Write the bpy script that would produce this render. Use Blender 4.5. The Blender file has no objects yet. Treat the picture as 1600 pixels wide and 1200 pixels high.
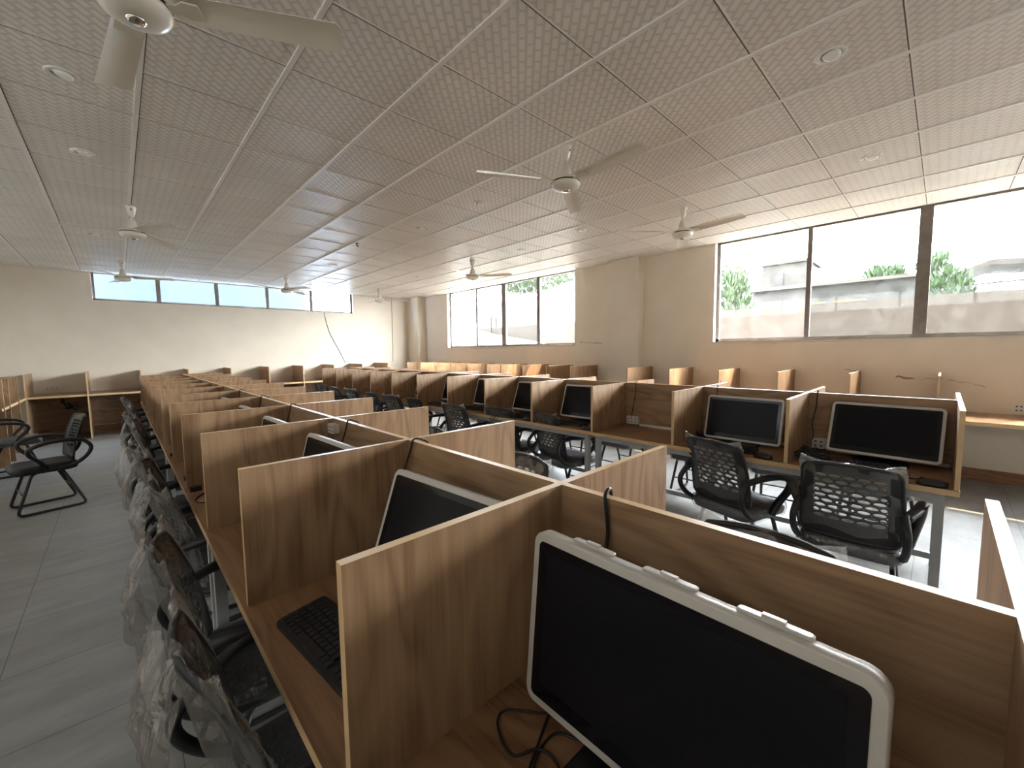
import bpy, bmesh, math, random
from mathutils import Vector, Matrix
S = bpy.context.scene
COL = S.collection
PI = math.pi
rnd = random.Random(7)

# ------------------------------------------------------------------ camera
def cam_matrix(yaw, pit, rol):
    cy, sy = math.cos(yaw), math.sin(yaw)
    f = Vector((sy*math.cos(pit), cy*math.cos(pit), math.sin(pit)))
    r = Vector((cy, -sy, 0.0)); u = r.cross(f)
    cr, sr = math.cos(rol), math.sin(rol)
    R = cr*r + sr*u; U = -sr*r + cr*u
    return Matrix((R, U, -f)).transposed()
cd = bpy.data.cameras.new('camera'); cam = bpy.data.objects.new('camera', cd); COL.objects.link(cam)
cd.sensor_fit = 'HORIZONTAL'; cd.sensor_width = 36.0; cd.lens = 36.0*642.63/1600.0
cd.clip_start = 0.01; cd.clip_end = 300
cam.matrix_world = Matrix.Translation((0, 0, 1.485)) @ cam_matrix(0.7628, -0.0824, -0.0126).to_4x4()
S.camera = cam

# ------------------------------------------------------------------ world, sun, portals, exposure
SKY = 40.0
W = bpy.data.worlds.new('sky'); S.world = W; W.use_nodes = True
nt = W.node_tree; nt.nodes.clear()
wo = nt.nodes.new('ShaderNodeOutputWorld'); bg = nt.nodes.new('ShaderNodeBackground')
tc = nt.nodes.new('ShaderNodeTexCoord'); ns = nt.nodes.new('ShaderNodeTexNoise'); rp = nt.nodes.new('ShaderNodeValToRGB')
ns.inputs['Scale'].default_value = 2.2; ns.inputs['Detail'].default_value = 5
rp.color_ramp.elements[0].position = 0.3; rp.color_ramp.elements[0].color = (0.80, 0.86, 0.95, 1)
rp.color_ramp.elements[1].position = 0.7; rp.color_ramp.elements[1].color = (1.0, 1.0, 1.0, 1)
nt.links.new(tc.outputs['Generated'], ns.inputs['Vector']); nt.links.new(ns.outputs['Fac'], rp.inputs['Fac'])
nt.links.new(rp.outputs['Color'], bg.inputs['Color']); bg.inputs['Strength'].default_value = SKY
nt.links.new(bg.outputs['Background'], wo.inputs['Surface'])

sd = bpy.data.lights.new('sun', 'SUN'); sun = bpy.data.objects.new('sun', sd); COL.objects.link(sun)
sd.energy = 12.0; sd.angle = math.radians(0.8); sd.color = (1.0, 0.80, 0.55)
sun.rotation_euler = Vector((-0.52, 0.30, -0.84)).to_track_quat('-Z', 'Y').to_euler()
sun.location = (12, -6, 14)

def portal(name, loc, rot, sx, sy):
    d = bpy.data.lights.new(name, 'AREA'); d.shape = 'RECTANGLE'; d.size = sx; d.size_y = sy
    d.cycles.is_portal = True
    o = bpy.data.objects.new(name, d); COL.objects.link(o); o.location = loc; o.rotation_euler = rot
portal('portal_window_1', (6.99, 7.38, 2.32), (0, PI/2, 0), 1.5, 4.5)
portal('portal_window_2', (6.99, 0.28, 2.32), (0, PI/2, 0), 1.5, 4.5)
portal('portal_window_3', (2.25, 11.60, 2.81), (-PI/2, 0, 0), 5.1, 0.5)
portal('portal_added_window_4', (6.99, -4.1, 2.32), (0, PI/2, 0), 1.5, 3.3)
portal('portal_added_window_5', (-2.29, 2.35, 2.75), (0, -PI/2, 0), 0.55, 8.6)

S.view_settings.view_transform = 'Standard'; S.view_settings.look = 'None'
S.view_settings.exposure = 1.68; S.view_settings.gamma = 1.0
S.view_settings.use_curve_mapping = False
try:
    S.cycles.use_denoising = True; S.cycles.denoiser = 'OPENIMAGEDENOISE'
    S.cycles.max_bounces = 10; S.cycles.diffuse_bounces = 6; S.cycles.glossy_bounces = 4
    S.cycles.transparent_max_bounces = 16; S.cycles.transmission_bounces = 4
    S.cycles.caustics_reflective = False; S.cycles.caustics_refractive = False
    S.cycles.sample_clamp_indirect = 10.0
except Exception:
    pass

# ------------------------------------------------------------------ materials
def new_mat(name):
    m = bpy.data.materials.new(name); m.use_nodes = True
    t = m.node_tree; b = t.nodes.get('Principled BSDF')
    return m, t, b
def N(t, typ, **kw):
    n = t.nodes.new(typ)
    for k, v in kw.items(): setattr(n, k, v)
    return n
def plain(name, col, rough=0.5, metal=0.0, spec=0.5, noise=0.0, nscale=20.0, bump=0.0):
    m, t, b = new_mat(name)
    b.inputs['Base Color'].default_value = (*col, 1); b.inputs['Roughness'].default_value = rough
    b.inputs['Metallic'].default_value = metal; b.inputs['Specular IOR Level'].default_value = spec
    if noise > 0 or bump > 0:
        c = N(t, 'ShaderNodeTexCoord'); n = N(t, 'ShaderNodeTexNoise')
        n.inputs['Scale'].default_value = nscale; n.inputs['Detail'].default_value = 6
        t.links.new(c.outputs['Object'], n.inputs['Vector'])
        if noise > 0:
            r = N(t, 'ShaderNodeValToRGB')
            r.color_ramp.elements[0].position = 0.3; r.color_ramp.elements[1].position = 0.7
            r.color_ramp.elements[0].color = (*[x*(1-noise) for x in col], 1)
            r.color_ramp.elements[1].color = (*[min(1, x*(1+noise)) for x in col], 1)
            t.links.new(n.outputs['Fac'], r.inputs['Fac']); t.links.new(r.outputs['Color'], b.inputs['Base Color'])
        if bump > 0:
            bp = N(t, 'ShaderNodeBump'); bp.inputs['Strength'].default_value = bump; bp.inputs['Distance'].default_value = 0.01
            t.links.new(n.outputs['Fac'], bp.inputs['Height']); t.links.new(bp.outputs['Normal'], b.inputs['Normal'])
    return m
def wood(name, axis, dark=(0.205, 0.114, 0.058), light=(0.415, 0.265, 0.153), rough=0.42):
    """oak-effect laminate; axis = grain direction in object space, with slow arched figure"""
    m, t, b = new_mat(name)
    c = N(t, 'ShaderNodeTexCoord'); oi = N(t, 'ShaderNodeObjectInfo')
    off = N(t, 'ShaderNodeVectorMath', operation='SCALE'); off.inputs[0].default_value = (7.3, 5.1, 3.7)
    t.links.new(oi.outputs['Random'], off.inputs['Scale'])
    ad = N(t, 'ShaderNodeVectorMath', operation='ADD')
    t.links.new(c.outputs['Object'], ad.inputs[0]); t.links.new(off.outputs['Vector'], ad.inputs[1])
    def mapped(sl, sc):
        mp = N(t, 'ShaderNodeMapping'); s = [sc, sc, sc]; s[axis] = sl; mp.inputs['Scale'].default_value = s
        t.links.new(ad.outputs['Vector'], mp.inputs['Vector']); return mp
    # broad figure: distorted rings stretched along the grain
    m1 = mapped(1.1, 5.0); n1 = N(t, 'ShaderNodeTexNoise'); n1.inputs['Scale'].default_value = 1.0; n1.inputs['Detail'].default_value = 2.0; n1.inputs['Distortion'].default_value = 0.4
    t.links.new(m1.outputs['Vector'], n1.inputs['Vector'])
    mu = N(t, 'ShaderNodeMath', operation='MULTIPLY'); mu.inputs[1].default_value = 17.0
    t.links.new(n1.outputs['Fac'], mu.inputs[0])
    fr = N(t, 'ShaderNodeMath', operation='PINGPONG'); fr.inputs[1].default_value = 1.0
    t.links.new(mu.outputs['Value'], fr.inputs[0])
    # fine fibres
    m2 = mapped(3.0, 120.0); n2 = N(t, 'ShaderNodeTexNoise'); n2.inputs['Scale'].default_value = 1.0; n2.inputs['Detail'].default_value = 4.0
    t.links.new(m2.outputs['Vector'], n2.inputs['Vector'])
    # soft streaks
    m3 = mapped(0.8, 16.0); n3 = N(t, 'ShaderNodeTexNoise'); n3.inputs['Scale'].default_value = 1.0; n3.inputs['Detail'].default_value = 3.0
    t.links.new(m3.outputs['Vector'], n3.inputs['Vector'])
    a1 = N(t, 'ShaderNodeMath', operation='MULTIPLY_ADD'); a1.inputs[1].default_value = 0.26
    t.links.new(fr.outputs['Value'], a1.inputs[0])
    s2 = N(t, 'ShaderNodeMath', operation='MULTIPLY'); s2.inputs[1].default_value = 0.44
    t.links.new(n2.outputs['Fac'], s2.inputs[0]); t.links.new(s2.outputs['Value'], a1.inputs[2])
    a2 = N(t, 'ShaderNodeMath', operation='MULTIPLY_ADD'); a2.inputs[1].default_value = 0.46
    t.links.new(n3.outputs['Fac'], a2.inputs[0]); t.links.new(a1.outputs['Value'], a2.inputs[2])
    r = N(t, 'ShaderNodeValToRGB')
    r.color_ramp.elements[0].position = 0.33; r.color_ramp.elements[0].color = (*dark, 1)
    r.color_ramp.elements[1].position = 0.82; r.color_ramp.elements[1].color = (*light, 1)
    e = r.color_ramp.elements.new(0.56); e.color = (*[(0.42*d+0.58*l) for d, l in zip(dark, light)], 1)
    t.links.new(a2.outputs['Value'], r.inputs['Fac']); t.links.new(r.outputs['Color'], b.inputs['Base Color'])
    b.inputs['Roughness'].default_value = rough; b.inputs['Specular IOR Level'].default_value = 0.4
    return m
M = {}
M['wood_z'] = wood('oak_laminate_upright', 2)
M['wood_y'] = wood('oak_laminate_lengthwise', 1)
M['wood_x'] = wood('oak_laminate_crosswise', 0)
M['top_y'] = wood('worktop_laminate_lengthwise', 1, (0.14, 0.068, 0.033), (0.335, 0.183, 0.092), 0.36)
M['top_x'] = wood('worktop_laminate_crosswise', 0, (0.14, 0.068, 0.033), (0.335, 0.183, 0.092), 0.36)
M['edge'] = plain('pale_edge_banding', (0.62, 0.43, 0.23), 0.4, noise=0.08, nscale=6)
M['steel'] = plain('grey_painted_steel', (0.36, 0.37, 0.375), 0.45, noise=0.08)
M['black'] = plain('black_plastic', (0.012, 0.012, 0.013), 0.42)
M['mesh'] = plain('black_moulded_back', (0.016, 0.016, 0.018), 0.5)
M['tube'] = plain('black_enamelled_tube', (0.018, 0.018, 0.02), 0.35)
M['vinyl'] = plain('black_seat_fabric', (0.014, 0.015, 0.018), 0.6, bump=0.2, nscale=90)
M['white_pl'] = plain('white_plastic', (0.66, 0.64, 0.60), 0.4, noise=0.05)
M['silver'] = plain('pale_monitor_casing', (0.52, 0.49, 0.45), 0.35)
M['bezel'] = plain('black_glossy_bezel', (0.006, 0.006, 0.008), 0.12, 0.0, 0.35)
M['display'] = plain('dark_switched_off_display', (0.010, 0.010, 0.012), 0.28, 0.0, 0.12)
M['fan'] = plain('cream_fan_enamel', (0.72, 0.68, 0.59), 0.28, noise=0.04, nscale=4)
M['chrome'] = plain('chrome_trim', (0.7, 0.69, 0.66), 0.15, 1.0)
M['lens'] = plain('frosted_lamp_lens', (0.90, 0.89, 0.87), 0.35)
M['ring'] = plain('pearl_trim_ring', (0.88, 0.85, 0.80), 0.22, noise=0.06, nscale=60)
M['alu'] = plain('grey_brown_window_profile', (0.16, 0.135, 0.115), 0.42, 0.3, noise=0.15, nscale=12)
M['dust'] = plain('unpainted_plaster', (0.30, 0.22, 0.14), 0.9, noise=0.2, nscale=60)
M['socket_hole'] = plain('dark_socket_hole', (0.02, 0.02, 0.02), 0.6)
M['wall'] = plain('cream_emulsion', (0.70, 0.63, 0.53), 0.62, noise=0.035, nscale=2.2, bump=0.05)
M['reveal'] = plain('white_reveal_paint', (0.60, 0.58, 0.54), 0.6)
M['skirt'] = wood('brown_tile_skirting', 1, (0.16, 0.075, 0.035), (0.36, 0.19, 0.10), 0.3)
M['skirt_x'] = wood('brown_tile_skirting_crosswise', 0, (0.16, 0.075, 0.035), (0.36, 0.19, 0.10), 0.3)

def floor_mat():
    m, t, b = new_mat('grey_floor_tiles')
    c = N(t, 'ShaderNodeTexCoord'); mp = N(t, 'ShaderNodeMapping')
    mp.inputs['Location'].default_value = (0.49, -4.05, 0)
    t.links.new(c.outputs['Object'], mp.inputs['Vector'])
    br = N(t, 'ShaderNodeTexBrick'); br.offset = 0.0; br.squash = 1.0
    br.inputs['Scale'].default_value = 1.0; br.inputs['Brick Width'].default_value = 0.569; br.inputs['Row Height'].default_value = 0.569
    br.inputs['Mortar Size'].default_value = 0.0022; br.inputs['Mortar Smooth'].default_value = 0.2; br.inputs['Bias'].default_value = 0
    br.inputs['Color1'].default_value = (0.30, 0.30, 0.297, 1); br.inputs['Color2'].default_value = (0.28, 0.279, 0.276, 1); br.inputs['Mortar'].default_value = (0.13, 0.125, 0.12, 1)
    t.links.new(mp.outputs['Vector'], br.inputs['Vector'])
    n = N(t, 'ShaderNodeTexNoise'); n.inputs['Scale'].default_value = 5.0; n.inputs['Detail'].default_value = 8; n.inputs['Roughness'].default_value = 0.65
    mp2 = N(t, 'ShaderNodeMapping'); mp2.inputs['Scale'].default_value = (0.5, 1.5, 1)
    t.links.new(c.outputs['Object'], mp2.inputs['Vector']); t.links.new(mp2.outputs['Vector'], n.inputs['Vector'])
    r = N(t, 'ShaderNodeValToRGB'); r.color_ramp.elements[0].position = 0.3; r.color_ramp.elements[0].color = (0.72, 0.72, 0.73, 1)
    r.color_ramp.elements[1].position = 0.72; r.color_ramp.elements[1].color = (1.08, 1.06, 1.03, 1)
    t.links.new(n.outputs['Fac'], r.inputs['Fac'])
    mx = N(t, 'ShaderNodeMix', data_type='RGBA', blend_type='MULTIPLY'); mx.inputs[0].default_value = 1.0
    t.links.new(br.outputs['Color'], mx.inputs[6]); t.links.new(r.outputs['Color'], mx.inputs[7])
    t.links.new(mx.outputs[2], b.inputs['Base Color'])
    rr = N(t, 'ShaderNodeMapRange'); rr.inputs[3].default_value = 0.34; rr.inputs[4].default_value = 0.5
    t.links.new(n.outputs['Fac'], rr.inputs[0]); t.links.new(rr.outputs[0], b.inputs['Roughness'])
    b.inputs['Specular IOR Level'].default_value = 0.26
    return m
M['floor'] = floor_mat()

def ceiling_mat():
    """satin vinyl-faced tile embossed with small staggered bars running diagonally"""
    m, t, b = new_mat('embossed_ceiling_tile')
    c = N(t, 'ShaderNodeTexCoord'); mp = N(t, 'ShaderNodeMapping'); mp.inputs['Rotation'].default_value = (0, 0, -PI/4)
    t.links.new(c.outputs['Object'], mp.inputs['Vector'])
    br = N(t, 'ShaderNodeTexBrick'); br.offset = 0.5; br.offset_frequency = 2; br.squash = 1.0
    br.inputs['Scale'].default_value = 1.0; br.inputs['Brick Width'].default_value = 0.086; br.inputs['Row Height'].default_value = 0.043
    br.inputs['Mortar Size'].default_value = 0.0105; br.inputs['Mortar Smooth'].default_value = 0.55
    br.inputs['Color1'].default_value = (1, 1, 1, 1); br.inputs['Color2'].default_value = (0.82, 0.82, 0.82, 1); br.inputs['Mortar'].default_value = (0, 0, 0, 1)
    t.links.new(mp.outputs['Vector'], br.inputs['Vector'])
    r = N(t, 'ShaderNodeMix', data_type='RGBA'); r.inputs[6].default_value = (0.715, 0.68, 0.64, 1); r.inputs[7].default_value = (0.885, 0.855, 0.815, 1)
    t.links.new(br.outputs['Color'], r.inputs[0])
    n = N(t, 'ShaderNodeTexNoise'); n.inputs['Scale'].default_value = 1.3; n.inputs['Detail'].default_value = 3
    t.links.new(c.outputs['Object'], n.inputs['Vector'])
    r2 = N(t, 'ShaderNodeValToRGB'); r2.color_ramp.elements[0].position = 0.3; r2.color_ramp.elements[0].color = (0.92, 0.92, 0.92, 1); r2.color_ramp.elements[1].position = 0.7; r2.color_ramp.elements[1].color = (1.04, 1.03, 1.02, 1)
    t.links.new(n.outputs['Fac'], r2.inputs['Fac'])
    mx = N(t, 'ShaderNodeMix', data_type='RGBA', blend_type='MULTIPLY'); mx.inputs[0].default_value = 1.0
    t.links.new(r.outputs[2], mx.inputs[6]); t.links.new(r2.outputs['Color'], mx.inputs[7])
    t.links.new(mx.outputs[2], b.inputs['Base Color'])
    bp = N(t, 'ShaderNodeBump'); bp.inputs['Strength'].default_value = 0.3; bp.inputs['Distance'].default_value = 0.004
    t.links.new(br.outputs['Color'], bp.inputs['Height']); t.links.new(bp.outputs['Normal'], b.inputs['Normal'])
    b.inputs['Roughness'].default_value = 0.40; b.inputs['Specular IOR Level'].default_value = 0.11
    return m
M['ceil'] = ceiling_mat()
M['grid'] = plain('cream_ceiling_grid', (0.84, 0.81, 0.775), 0.35)
M['gap'] = plain('dark_tile_joint', (0.12, 0.105, 0.09), 0.8)

def wrap_mat(name, opacity, gloss, tint, bscale, bstr, edge=0.35):
    """crinkled clear polythene"""
    m = bpy.data.materials.new(name); m.use_nodes = True; t = m.node_tree; t.nodes.clear()
    o = N(t, 'ShaderNodeOutputMaterial'); c = N(t, 'ShaderNodeTexCoord')
    mp = N(t, 'ShaderNodeMapping'); mp.inputs['Scale'].default_value = (1, 1, 0.45); t.links.new(c.outputs['Object'], mp.inputs['Vector'])
    n = N(t, 'ShaderNodeTexNoise'); n.inputs['Scale'].default_value = bscale; n.inputs['Detail'].default_value = 3; n.inputs['Distortion'].default_value = 1.4
    t.links.new(mp.outputs['Vector'], n.inputs['Vector'])
    bp = N(t, 'ShaderNodeBump'); bp.inputs['Strength'].default_value = bstr; bp.inputs['Distance'].default_value = 0.02
    t.links.new(n.outputs['Fac'], bp.inputs['Height'])
    tr = N(t, 'ShaderNodeBsdfTransparent'); tr.inputs['Color'].default_value = (*tint, 1)
    df = N(t, 'ShaderNodeBsdfDiffuse'); df.inputs['Color'].default_value = (0.62, 0.59, 0.55, 1); t.links.new(bp.outputs['Normal'], df.inputs['Normal'])
    tl = N(t, 'ShaderNodeBsdfTranslucent'); tl.inputs['Color'].default_value = (0.62, 0.60, 0.57, 1)
    dm = N(t, 'ShaderNodeMixShader'); dm.inputs[0].default_value = 0.4; t.links.new(df.outputs[0], dm.inputs[1]); t.links.new(tl.outputs[0], dm.inputs[2])
    gl = N(t, 'ShaderNodeBsdfGlossy'); gl.inputs['Roughness'].default_value = 0.09; t.links.new(bp.outputs['Normal'], gl.inputs['Normal'])
    r = N(t, 'ShaderNodeMapRange'); r.inputs[1].default_value = 0.35; r.inputs[2].default_value = 0.75; r.inputs[3].default_value = opacity*0.5; r.inputs[4].default_value = min(1, opacity*1.7)
    t.links.new(n.outputs['Fac'], r.inputs[0])
    lw = N(t, 'ShaderNodeLayerWeight'); lw.inputs['Blend'].default_value = 0.25
    ed = N(t, 'ShaderNodeMath', operation='MULTIPLY_ADD'); ed.inputs[1].default_value = edge; ed.use_clamp = True; t.links.new(lw.outputs['Facing'], ed.inputs[0]); t.links.new(r.outputs[0], ed.inputs[2])
    m1 = N(t, 'ShaderNodeMixShader'); t.links.new(ed.outputs[0], m1.inputs[0]); t.links.new(tr.outputs[0], m1.inputs[1]); t.links.new(dm.outputs[0], m1.inputs[2])
    m2 = N(t, 'ShaderNodeMixShader'); m2.inputs[0].default_value = gloss; t.links.new(m1.outputs[0], m2.inputs[1]); t.links.new(gl.outputs[0], m2.inputs[2])
    t.links.new(m2.outputs[0], o.inputs['Surface'])
    return m
M['wrap'] = wrap_mat('clear_crinkled_polythene', 0.10, 0.10, (0.93, 0.93, 0.93), 20, 0.8, 0.5)
M['bag'] = wrap_mat('cloudy_polythene_bag', 0.085, 0.20, (0.88, 0.87, 0.86), 22, 1.0, 0.25)
M['seatfilm'] = wrap_mat('polythene_over_seat', 0.06, 0.12, (0.9, 0.92, 0.95), 26, 0.8)

def glass_mat(name, tint, haze, hazecol, scale):
    m = bpy.data.materials.new(name); m.use_nodes = True; t = m.node_tree; t.nodes.clear()
    o = N(t, 'ShaderNodeOutputMaterial'); c = N(t, 'ShaderNodeTexCoord')
    n = N(t, 'ShaderNodeTexNoise'); n.inputs['Scale'].default_value = scale; n.inputs['Detail'].default_value = 6; n.inputs['Distortion'].default_value = 2.5
    t.links.new(c.outputs['Object'], n.inputs['Vector'])
    r = N(t, 'ShaderNodeMapRange'); r.inputs[1].default_value = 0.42; r.inputs[2].default_value = 0.8; r.inputs[3].default_value = haze*0.35; r.inputs[4].default_value = haze*2.0
    t.links.new(n.outputs['Fac'], r.inputs[0])
    tr = N(t, 'ShaderNodeBsdfTransparent'); tr.inputs['Color'].default_value = (*tint, 1)
    tl = N(t, 'ShaderNodeBsdfTranslucent'); tl.inputs['Color'].default_value = (*hazecol, 1)
    gl = N(t, 'ShaderNodeBsdfGlossy'); gl.inputs['Roughness'].default_value = 0.02
    m1 = N(t, 'ShaderNodeMixShader'); t.links.new(r.outputs[0], m1.inputs[0]); t.links.new(tr.outputs[0], m1.inputs[1]); t.links.new(tl.outputs[0], m1.inputs[2])
    m2 = N(t, 'ShaderNodeMixShader'); m2.inputs[0].default_value = 0.05; t.links.new(m1.outputs[0], m2.inputs[1]); t.links.new(gl.outputs[0], m2.inputs[2])
    t.links.new(m2.outputs[0], o.inputs['Surface'])
    return m
M['glass'] = glass_mat('dusty_window_glass', (0.80, 0.81, 0.805), 0.003, (0.85, 0.85, 0.85), 2.4)
M['glass_d'] = glass_mat('smoked_window_glass', (0.45, 0.455, 0.45), 0.01, (0.8, 0.8, 0.8), 2.4)
M['glass_c'] = glass_mat('dark_tinted_window_glass', (0.17, 0.173, 0.17), 0.001, (0.85, 0.85, 0.85), 2.4)  # dark tint limits the light from the added strip window
M['glass_b'] = glass_mat('pale_blue_film_glass', (0.80, 0.90, 1.0), 0.003, (0.7, 0.85, 1.0), 1.6)

# ------------------------------------------------------------------ mesh helpers
class MB:
    """collects shapes in one mesh; every add_* takes a material slot index"""
    def __init__(self): self.v = []; self.f = []; self.mi = []; self.sm = []
    def face(self, idx, mi=0, sm=False): self.f.append(idx); self.mi.append(mi); self.sm.append(sm)
    def box(self, a, b, mi=0, top=None, sides=None, Mx=None):
        x0, y0, z0 = a; x1, y1, z1 = b; n = len(self.v)
        P = [(x0, y0, z0), (x1, y0, z0), (x1, y1, z0), (x0, y1, z0), (x0, y0, z1), (x1, y0, z1), (x1, y1, z1), (x0, y1, z1)]
        if Mx is not None: P = [tuple(Mx @ Vector(p)) for p in P]
        self.v += P
        t = mi if top is None else top
        d = {} if sides is None else sides        # sides: {'x-','x+','y-','y+','z-'} -> slot
        self.face((n, n+3, n+2, n+1), d.get('z-', mi)); self.face((n+4, n+5, n+6, n+7), t)
        self.face((n, n+1, n+5, n+4), d.get('y-', mi)); self.face((n+1, n+2, n+6, n+5), d.get('x+', mi))
        self.face((n+2, n+3, n+7, n+6), d.get('y+', mi)); self.face((n+3, n, n+4, n+7), d.get('x-', mi))
    def tube(self, pts, r, seg=8, mi=0, closed=False, caps=True, flat=None):
        """swept round (or flattened: flat = (axis vector, factor)) tube along pts"""
        P = [Vector(p) for p in pts]; k = len(P); R = r if isinstance(r, (list, tuple)) else [r]*k
        n0 = len(self.v); prev = None
        for i in range(k):
            a = P[(i-1) % k] if (closed or i > 0) else P[i]; b = P[(i+1) % k] if (closed or i < k-1) else P[i]
            tg = (b-a)
            tg = tg.normalized() if tg.length > 1e-9 else Vector((0, 0, 1))
            if prev is None:
                ref = Vector((0, 0, 1)) if abs(tg.z) < 0.9 else Vector((1, 0, 0)); nx = tg.cross(ref).normalized()
            else:
                nx = prev - tg*prev.dot(tg)
                nx = nx.normalized() if nx.length > 1e-6 else tg.orthogonal().normalized()
            prev = nx; ny = tg.cross(nx)
            for s in range(seg):
                an = 2*PI*s/seg; o = (nx*math.cos(an) + ny*math.sin(an))*R[i]
                if flat is not None: o += flat[0]*(o.dot(flat[0])*(flat[1]-1))
                self.v.append(tuple(P[i]+o))
        for i in range(k if closed else k-1):
            for s in range(seg):
                a = n0+i*seg+s; b = n0+i*seg+(s+1) % seg; j = (i+1) % k
                self.face((a, b, n0+j*seg+(s+1) % seg, n0+j*seg+s), mi, True)
        if caps and not closed:
            self.face(tuple(n0+s for s in range(seg))[::-1], mi); self.face(tuple(n0+(k-1)*seg+s for s in range(seg)), mi)
    def lathe(self, prof, seg=24, mi=0, c=(0, 0, 0), mis=None, sm=True, Mx=None):
        n0 = len(self.v)
        for r, z in prof:
            for s in range(seg):
                a = 2*PI*s/seg; p = Vector((c[0]+r*math.cos(a), c[1]+r*math.sin(a), c[2]+z))
                if Mx is not None: p = Mx @ p
                self.v.append(tuple(p))
        for i in range(len(prof)-1):
            q = mi if mis is None else mis[i]
            for s in range(seg):
                s2 = (s+1) % seg
                self.face((n0+i*seg+s, n0+i*seg+s2, n0+(i+1)*seg+s2, n0+(i+1)*seg+s), q, sm)
        if prof[0][0] > 1e-5: self.face(tuple(n0+s for s in range(seg))[::-1], mi if mis is None else mis[0])
        if prof[-1][0] > 1e-5: self.face(tuple(n0+(len(prof)-1)*seg+s for s in range(seg)), mi if mis is None else mis[-1])
    def loft(self, loops, mi=0, sm=True, cap0=True, cap1=True, capmi=None):
        n0 = len(self.v); k = len(loops[0])
        for L in loops: self.v += [tuple(p) for p in L]
        for i in range(len(loops)-1):
            for s in range(k):
                s2 = (s+1) % k
                self.face((n0+i*k+s, n0+i*k+s2, n0+(i+1)*k+s2, n0+(i+1)*k+s), mi, sm)
        cm = mi if capmi is None else capmi
        if cap0: self.face(tuple(n0+s for s in range(k))[::-1], cm)
        if cap1: self.face(tuple(n0+(len(loops)-1)*k+s for s in range(k)), cm)
    def grid(self, fn, nu, nv, mi=0, sm=True, wrap=False):
        n0 = len(self.v); cu = nu if wrap else nu+1
        for j in range(nv+1):
            for i in range(cu): self.v.append(tuple(fn(i/nu, j/nv)))
        for j in range(nv):
            for i in range(nu):
                i2 = (i+1) % cu
                self.face((n0+j*cu+i, n0+j*cu+i2, n0+(j+1)*cu+i2, n0+(j+1)*cu+i), mi, sm)
    def build(self, name, mats, parent=None, loc=None, fix=True):
        me = bpy.data.meshes.new(name); me.from_pydata(self.v, [], self.f)
        if not isinstance(mats, (list, tuple)): mats = [mats]
        for m in mats: me.materials.append(m)
        for p, q, s in zip(me.polygons, self.mi, self.sm): p.material_index = q; p.use_smooth = s
        if fix:
            bm = bmesh.new(); bm.from_mesh(me); bmesh.ops.recalc_face_normals(bm, faces=bm.faces); bm.to_mesh(me); bm.free()
        me.update()
        o = bpy.data.objects.new(name, me); COL.objects.link(o)
        if parent is not None: o.parent = parent
        if loc is not None: o.location = loc
        return o
def rrect(w, h, r, n=5, cx=0.0, cy=0.0):
    out = []
    for qx, qy, a0 in ((1, 1, 0), (-1, 1, PI/2), (-1, -1, PI), (1, -1, 1.5*PI)):
        for i in range(n+1):
            a = a0 + (PI/2)*i/n
            out.append((cx+qx*(w/2-r)+r*math.cos(a), cy+qy*(h/2-r)+r*math.sin(a)))
    return out
def smooth_path(pts, n=6, closed=False):
    """Catmull-Rom"""
    P = [Vector(p) for p in pts]; k = len(P); out = []
    rng = range(k) if closed else range(k-1)
    for i in rng:
        g = (lambda j: P[j % k]) if closed else (lambda j: P[max(0, min(k-1, j))])
        p0, p1, p2, p3 = g(i-1), g(i), g(i+1), g(i+2)
        for s in range(n):
            t = s/n
            out.append(0.5*((2*p1)+(p2-p0)*t+(2*p0-5*p1+4*p2-p3)*t*t+(3*p1-p0-3*p2+p3)*t**3))
    if not closed: out.append(P[-1])
    return out
def round_path(pts, r, n=4):
    """polyline with rounded corners"""
    P = [Vector(p) for p in pts]; out = [P[0]]
    for i in range(1, len(P)-1):
        a = (P[i-1]-P[i]); b = (P[i+1]-P[i]); q = min(r, a.length*0.45, b.length*0.45)
        A = P[i]+a.normalized()*q; B = P[i]+b.normalized()*q
        for s in range(n+1):
            t = s/n; out.append(A*(1-t)**2+P[i]*2*t*(1-t)+B*t*t)
    out.append(P[-1]); return out

def tag(o, label=None, cat=None, group=None, kind=None):
    if label: o['label'] = label
    if cat: o['category'] = cat
    if group: o['group'] = group
    if kind: o['kind'] = kind
    return o
def thing(name, label, cat, loc=(0, 0, 0), rz=0.0, group=None):
    o = bpy.data.objects.new(name, None); COL.objects.link(o); o.empty_display_size = 0.1
    o.location = loc; o.rotation_euler = (0, 0, rz)
    return tag(o, label, cat, group)
def struct(o): o['kind'] = 'structure'; return o
def copy_tree(o, parent=None):
    c = o.copy(); COL.objects.link(c)
    if parent is not None: c.parent = parent
    for ch in list(o.children): copy_tree(ch, c)
    return c
def place(proto, used, loc, rz, label, group=None):
    """first use moves the prototype itself, later uses copy it with all its parts"""
    o = proto if not used else copy_tree(proto)
    o.location = loc; o.rotation_euler = (0, 0, rz); o['label'] = label
    if group: o['group'] = group
    return o
ORD = ['first', 'second', 'third', 'fourth', 'fifth', 'sixth', 'seventh', 'eighth', 'ninth', 'tenth', 'eleventh', 'twelfth', 'thirteenth', 'fourteenth', 'fifteenth']

# ------------------------------------------------------------------ room shell
XW, YW, XL, YB, H = 6.72, 11.33, -2.02, -6.2, 3.068
WT = 0.24
Z_TOP, Z_DESK = 1.175, 0.79
b = MB(); b.box((XL-WT, YB-WT, -0.12), (XW+WT, YW+WT, 0.0)); struct(b.build('floor', M['floor']))

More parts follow.
